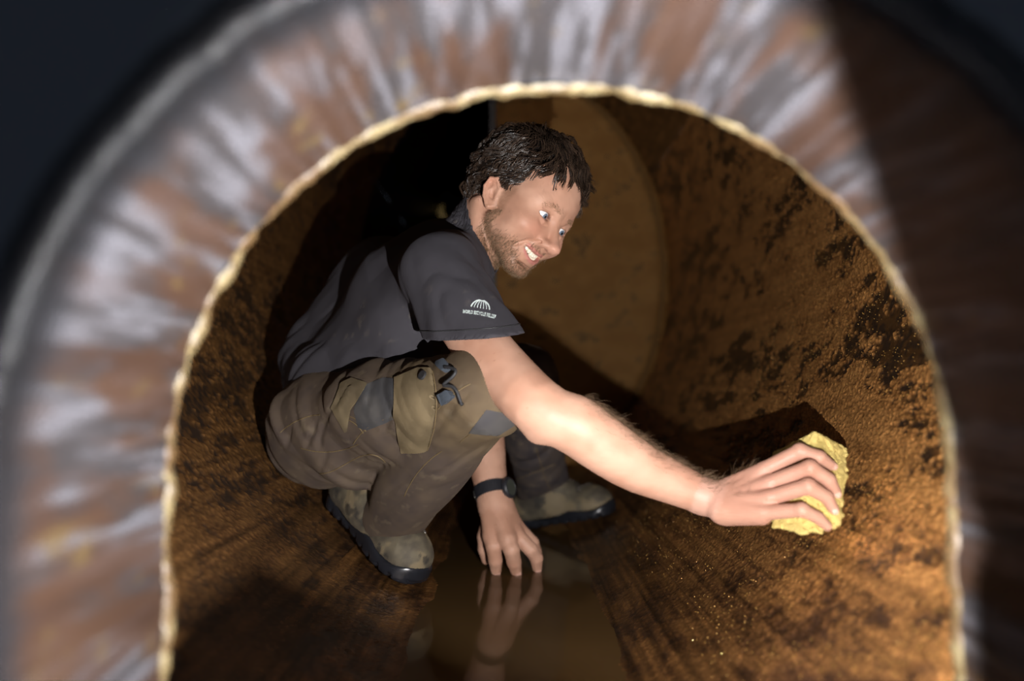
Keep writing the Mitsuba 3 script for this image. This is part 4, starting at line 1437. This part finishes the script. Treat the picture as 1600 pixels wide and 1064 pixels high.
bk.apply_transform(frame(wc - wx * (wr + 0.002), wx, wy, wd))
put('person__watch_strap__buckle', bk, 'm_metal', smooth=30)

# ================================================================== sponge
corners = SPONGE
SPC = corners.mean(0)
hull = SP_HULL
HN, HO = hull.face_normals.astype(f32), hull.triangles[:, 0].astype(f32)
NP = 900
ar_ = SP_HULL.area_faces / SP_HULL.area
tri_ = SP_HULL.triangles[rng.choice(len(ar_), NP, p=ar_)]
b1, b2 = rng.random((NP, 1)), rng.random((NP, 1))
b1, b2 = np.where(b1 + b2 > 1, 1 - b1, b1), np.where(b1 + b2 > 1, 1 - b2, b2)
pore_c = tri_[:, 0] + b1 * (tri_[:, 1] - tri_[:, 0]) + b2 * (tri_[:, 2] - tri_[:, 0])
pore_c = pore_c + (SPC - pore_c) * 0.035
pore_ax = unit(SPONGE[1] - SPONGE[0] + 0.25 * (SPONGE[3] - SPONGE[0]))
pore_d = (pore_ax * 0.0030)[None] * (0.3 + rng.random((NP, 1))) + rng.normal(0, 0.0008, (NP, 3))
pore_r = rng.uniform(0.0007, 0.0017, NP)
from scipy.spatial import cKDTree
pore_pts = np.concatenate([pore_c + pore_d * q for q in (-1, -0.5, 0, 0.5, 1)])
pore_tree = cKDTree(pore_pts)
pore_rr = np.tile(pore_r, 5)


def sponge_sdf(P):
    d = None
    for n, o in zip(HN, HO):
        e = (P - o) @ n
        d = e if d is None else smax(d, e, 0.004)
    d = d + 0.0045 * (meshkit.noise(P / 0.014, 3).astype(f32) - 0.5) + 0.0026 * (meshkit.noise(P / 0.0055, 4).astype(f32) - 0.5)
    dd, ii = pore_tree.query(P, k=1)
    d = smax(d, -(dd - pore_rr[ii]).astype(f32), 0.0008)
    hand_ = right_hand(P) + 0.0005
    return np.maximum(d, -hand_)


m_sp = sdf_mesh(sponge_sdf, corners.min(0) - 0.01, corners.max(0) + 0.01, 0.0012, reach=0.004)
n_ = meshkit.fbm(m_sp.vertices / 0.02, 3, 91)
put('sponge', m_sp, 'm_sponge', color=lerp((0.47, 0.36, 0.11), (0.58, 0.45, 0.16), n_))
tag('sponge', 'torn yellow sponge held against the rusty wall in the man\'s right hand', 'sponge')
tag('person__t_shirt', 'dark grey t-shirt with a small white globe print on the sleeve')
tag('person__trousers', 'muddy brown work trousers with grey panels')
tag('person__boot', 'muddy grey-brown hiking boot with black rubber sole, under the bent right leg')
tag('person__boot_001', 'hiking boot with glossy black sole, behind the left hand')
tag('person__watch_strap', 'black wristwatch')

# ================================================================== hair
SCALP_C, SCALP_R = np.array([0, -0.080, 0.034]), np.array([0.074, 0.097, 0.083])


def scalp(dirs, h):
    """point on the scalp in the direction dirs (unit sphere), h above it, in head coordinates"""
    return SCALP_C + dirs * (SCALP_R + np.asarray(h)[..., None])


def hairline(u):
    """>0 where hair grows; u: unit directions in the scalp's frame (x left, y forward, z up)"""
    ax, y, z = np.abs(u[:, 0]), u[:, 1], u[:, 2]
    front = 0.50 - y + 0.42 * np.maximum(0, z - 0.35)          # stops at the forehead
    low = z + 0.44 + 0.16 * sstep(0.0, -0.3, y) + 0.42 * np.maximum(0, -y) - 0.72 * np.maximum(0, y - 0.05)
    ear = 0.30 - np.exp(-(((y - 0.12) / 0.20) ** 2 + ((z + 0.60) / 0.34) ** 2)) * (ax > 0.5) * 1.0
    return np.minimum(np.minimum(front, low), ear + 0.12) + 0.16 * (meshkit.fbm(u * 5.5, 2, 21) - 0.5)


cap_s = trimesh.creation.icosphere(5, 1.0)
u_ = cap_s.vertices
hl = hairline(u_)
thick = 0.011 * sstep(-0.02, 0.12, hl) + 0.004 * (meshkit.fbm(u_ * 5, 3, 2) - 0.4) * (hl > 0)
q_ = scalp(u_, np.where(hl > -0.03, thick - 0.002, -0.012))
keep = (hl > -0.05)[cap_s.faces].all(1)
cap_m = trimesh.Trimesh(from_head(q_), cap_s.faces[keep], process=False)
cap_m.remove_unreferenced_vertices()
put('person__hair', cap_m, 'm_hair', color=np.tile([[0.010, 0.0075, 0.0065]], (len(cap_m.vertices), 1)))
tag('person__hair', 'dark brown wavy hair')

N_L = 5200
u_ = rng.normal(0, 1, (N_L * 4, 3))
u_ /= np.linalg.norm(u_, axis=1, keepdims=True)
u_ = u_[hairline(u_) > 0.0][:N_L]
N_L = len(u_)
K = 9
crown = unit([0.10, -0.45, 0.90])
# flow: away from the crown, forward over the top, back along the sides
P_, cur = [], u_.copy()
clump = meshkit.noise(u_ * 7, 77)
ph = 6.28 * meshkit.noise(u_ * 5, 78)
ln = (0.033 + 0.020 * sstep(0.1, 0.7, u_[:, 2]) + 0.012 * rng.random(N_L)) / 0.085
ln *= np.where(u_[:, 2] < -0.1, np.where(u_[:, 1] < -0.25, 1.6, 0.75), 1.0)
lift0 = 0.004 + 0.010 * rng.random(N_L) + 0.006 * sstep(0.3, 0.9, u_[:, 2])
for k in range(K):
    t = k / (K - 1)
    lift = lift0 * (0.35 + 1.3 * t - 0.55 * t * t) + 0.004 * np.sin(ph + 9 * t) * (0.3 + t)
    lift += 0.004 * (clump - 0.5) * t * 4
    lift += 0.016 * t * sstep(-0.1, -0.35, u_[:, 2]) * sstep(-0.15, -0.4, u_[:, 1])
    P_.append(scalp(cur, np.maximum(lift, 0.001)))
    away = cur - crown
    away -= cur * np.sum(away * cur, 1, keepdims=True)
    away /= np.linalg.norm(away, axis=1, keepdims=True) + 1e-6
    side = np.clip((np.abs(cur[:, 0]) - 0.45) * 2.2, 0, 1) * np.clip(1.2 - cur[:, 2], 0, 1)
    backdown = np.tile([[0.0, -0.75, -0.65]], (N_L, 1))
    backdown -= cur * np.sum(backdown * cur, 1, keepdims=True)
    fwd_ = np.tile([[-0.25, 1.0, 0.0]], (N_L, 1))
    fwd_ -= cur * np.sum(fwd_ * cur, 1, keepdims=True)
    top = np.clip(cur[:, 2] * 1.6 - 0.2, 0, 1) * np.clip(cur[:, 1] + 0.8, 0, 1)
    fl = away * 0.6 + backdown * side[:, None] * 1.3 + fwd_ * (top * (1 - side))[:, None] * 0.8
    perp = np.cross(cur, fl)
    fl = fl + perp * (0.5 * np.sin(ph + 7.5 * t + 5 * clump))[:, None]
    fl /= np.linalg.norm(fl, axis=1, keepdims=True) + 1e-6
    cur = cur + fl * (ln / (K - 1))[:, None]
    cur /= np.linalg.norm(cur, axis=1, keepdims=True)
P_ = np.stack(P_, 1)
# strands of one clump draw together towards their tips
from scipy.spatial import cKDTree as _KD
lead = P_[::9]
_, ii = _KD(lead[:, 0]).query(P_[:, 0])
tt = np.linspace(0, 1, K)[None, :, None]
P_ = P_ * (1 - 0.6 * tt ** 0.8) + lead[ii] * (0.6 * tt ** 0.8)
rad = 0.00105 * (1 - 0.75 * np.linspace(0, 1, K) ** 1.5)[None] * (0.7 + 0.6 * rng.random((N_L, 1)))
loc = tubes(from_head(P_.reshape(-1, 3)).reshape(N_L, K, 3), rad, 4)
tone = rng.random(N_L) * 0.6 + 0.4 * clump
cc = lerp((0.012, 0.008, 0.006), (0.075, 0.046, 0.030), tone ** 1.8)
put('person__hair__lock', loc, 'm_hair', color=np.repeat(cc, K * 4, 0))
labels['person__hair__lock'] = {'kind': 'stuff'}

# ---- beard stubble, eyebrows, hair of the forearm: short strands standing on the skin
bv, bf = np.asarray(body.vertices), np.asarray(body.faces)
Qh = to_head(bv.astype(f32)).astype(float)
axh = np.abs(Qh[:, 0])
jaw = sstep(-0.056, -0.094, Qh[:, 2] + 0.50 * (axh - 0.055)) * sstep(0.030, 0.046, axh + 0.9 * np.maximum(0, -0.075 - Qh[:, 2])) * (Qh[:, 2] > -0.135) * (Qh[:, 1] > -0.054)
side = (axh > 0.050) * (Qh[:, 1] < -0.034) * (Qh[:, 1] > -0.052) * (Qh[:, 2] < 0.02) * (Qh[:, 2] > -0.09)
chin = np.exp(-((axh / 0.022) ** 2 + ((Qh[:, 2] + 0.112) / 0.013) ** 2)) * (Qh[:, 1] > -0.04)
mous = (axh < 0.026) * (np.abs(Qh[:, 2] - (mouth_mid(axh) + mouth_half(axh) + 0.0105)) < 0.003) * (Qh[:, 1] > 0.012) * 0.35
inhead = (np.linalg.norm(Qh - [0, -0.06, 0], axis=1) < 0.2)
wgt = np.clip(jaw + side + 1.2 * chin + mous, 0, 1) * inhead * (axh < 0.068)
vn = body.vertex_normals


def strands(idx, length, dirw, r, seed, lean=0.7, K=4, curl=0.0):
    g = np.random.default_rng(seed)
    p0 = bv[idx] + g.normal(0, 0.0006, (len(idx), 3))
    n = vn[idx]
    d = dirw - n * np.sum(dirw * n, 1, keepdims=True)
    d /= np.linalg.norm(d, axis=1, keepdims=True) + 1e-9
    d = n * (1 - lean) + d * lean + g.normal(0, 0.22, (len(idx), 3))
    d /= np.linalg.norm(d, axis=1, keepdims=True)
    L = length * (0.5 + g.random((len(idx), 1)))
    sdv = np.cross(d, n)
    P = np.stack([p0 + d * L * t + sdv * L * curl * math.sin(3 * t) + n * L * 0.15 * math.sin(3 * t) for t in np.linspace(0, 1, K)], 1)
    R_ = np.tile(r * (1 - 0.8 * np.linspace(0, 1, K))[None], (len(idx), 1))
    return tubes(P, R_, 3)


pick = rng.choice(len(bv), 4600, p=wgt / wgt.sum())
dw = np.tile(-HU * 0.8 - HF * 0.1, (len(pick), 1))
bs = strands(pick, 0.0052, dw, 0.00022, 5, lean=0.70)
put('person__beard', bs, 'm_beard')
labels['person__beard'] = {'kind': 'stuff', 'label': 'short light brown beard'}
brow = inhead * (axh > 0.010) * (axh < 0.047) * (np.abs(Qh[:, 2] - (0.0175 + 0.10 * (axh - 0.01) - 22.0 * np.maximum(0, axh - 0.024) ** 2)) < 0.0034) * (Qh[:, 1] > -0.01)
pick = rng.choice(len(bv), 200, p=brow / brow.sum())
dw = HL[None] * np.sign(Qh[pick, :1]) + HU[None] * 0.25
put('person__eyebrows', strands(pick, 0.0055, dw, 0.00020, 6, lean=0.92), 'm_brow')
labels['person__eyebrows'] = {'kind': 'stuff'}
fa = (bv - RA[3][0]) @ unit(RA[8][0] - RA[3][0])
on_fa = (fa > 0.03) & (fa < 0.235) & (np.abs(bv[:, 1] - 0.9) < 0.06) & (bv[:, 0] > 0.04)
upn = unit([0.45, 0.1, 0.8])
wf = on_fa * np.clip(vn @ upn - 0.1, 0, 1) ** 1.2
pick = rng.choice(len(bv), 1100, p=wf / wf.sum())
dw = np.tile(unit(RA[8][0] - RA[3][0]) + 0.4 * upn, (len(pick), 1))
put('person__forearm_hair', strands(pick, 0.012, dw, 0.00013, 8, lean=0.72, K=5, curl=0.15), 'm_beard')
labels['person__forearm_hair'] = {'kind': 'stuff'}
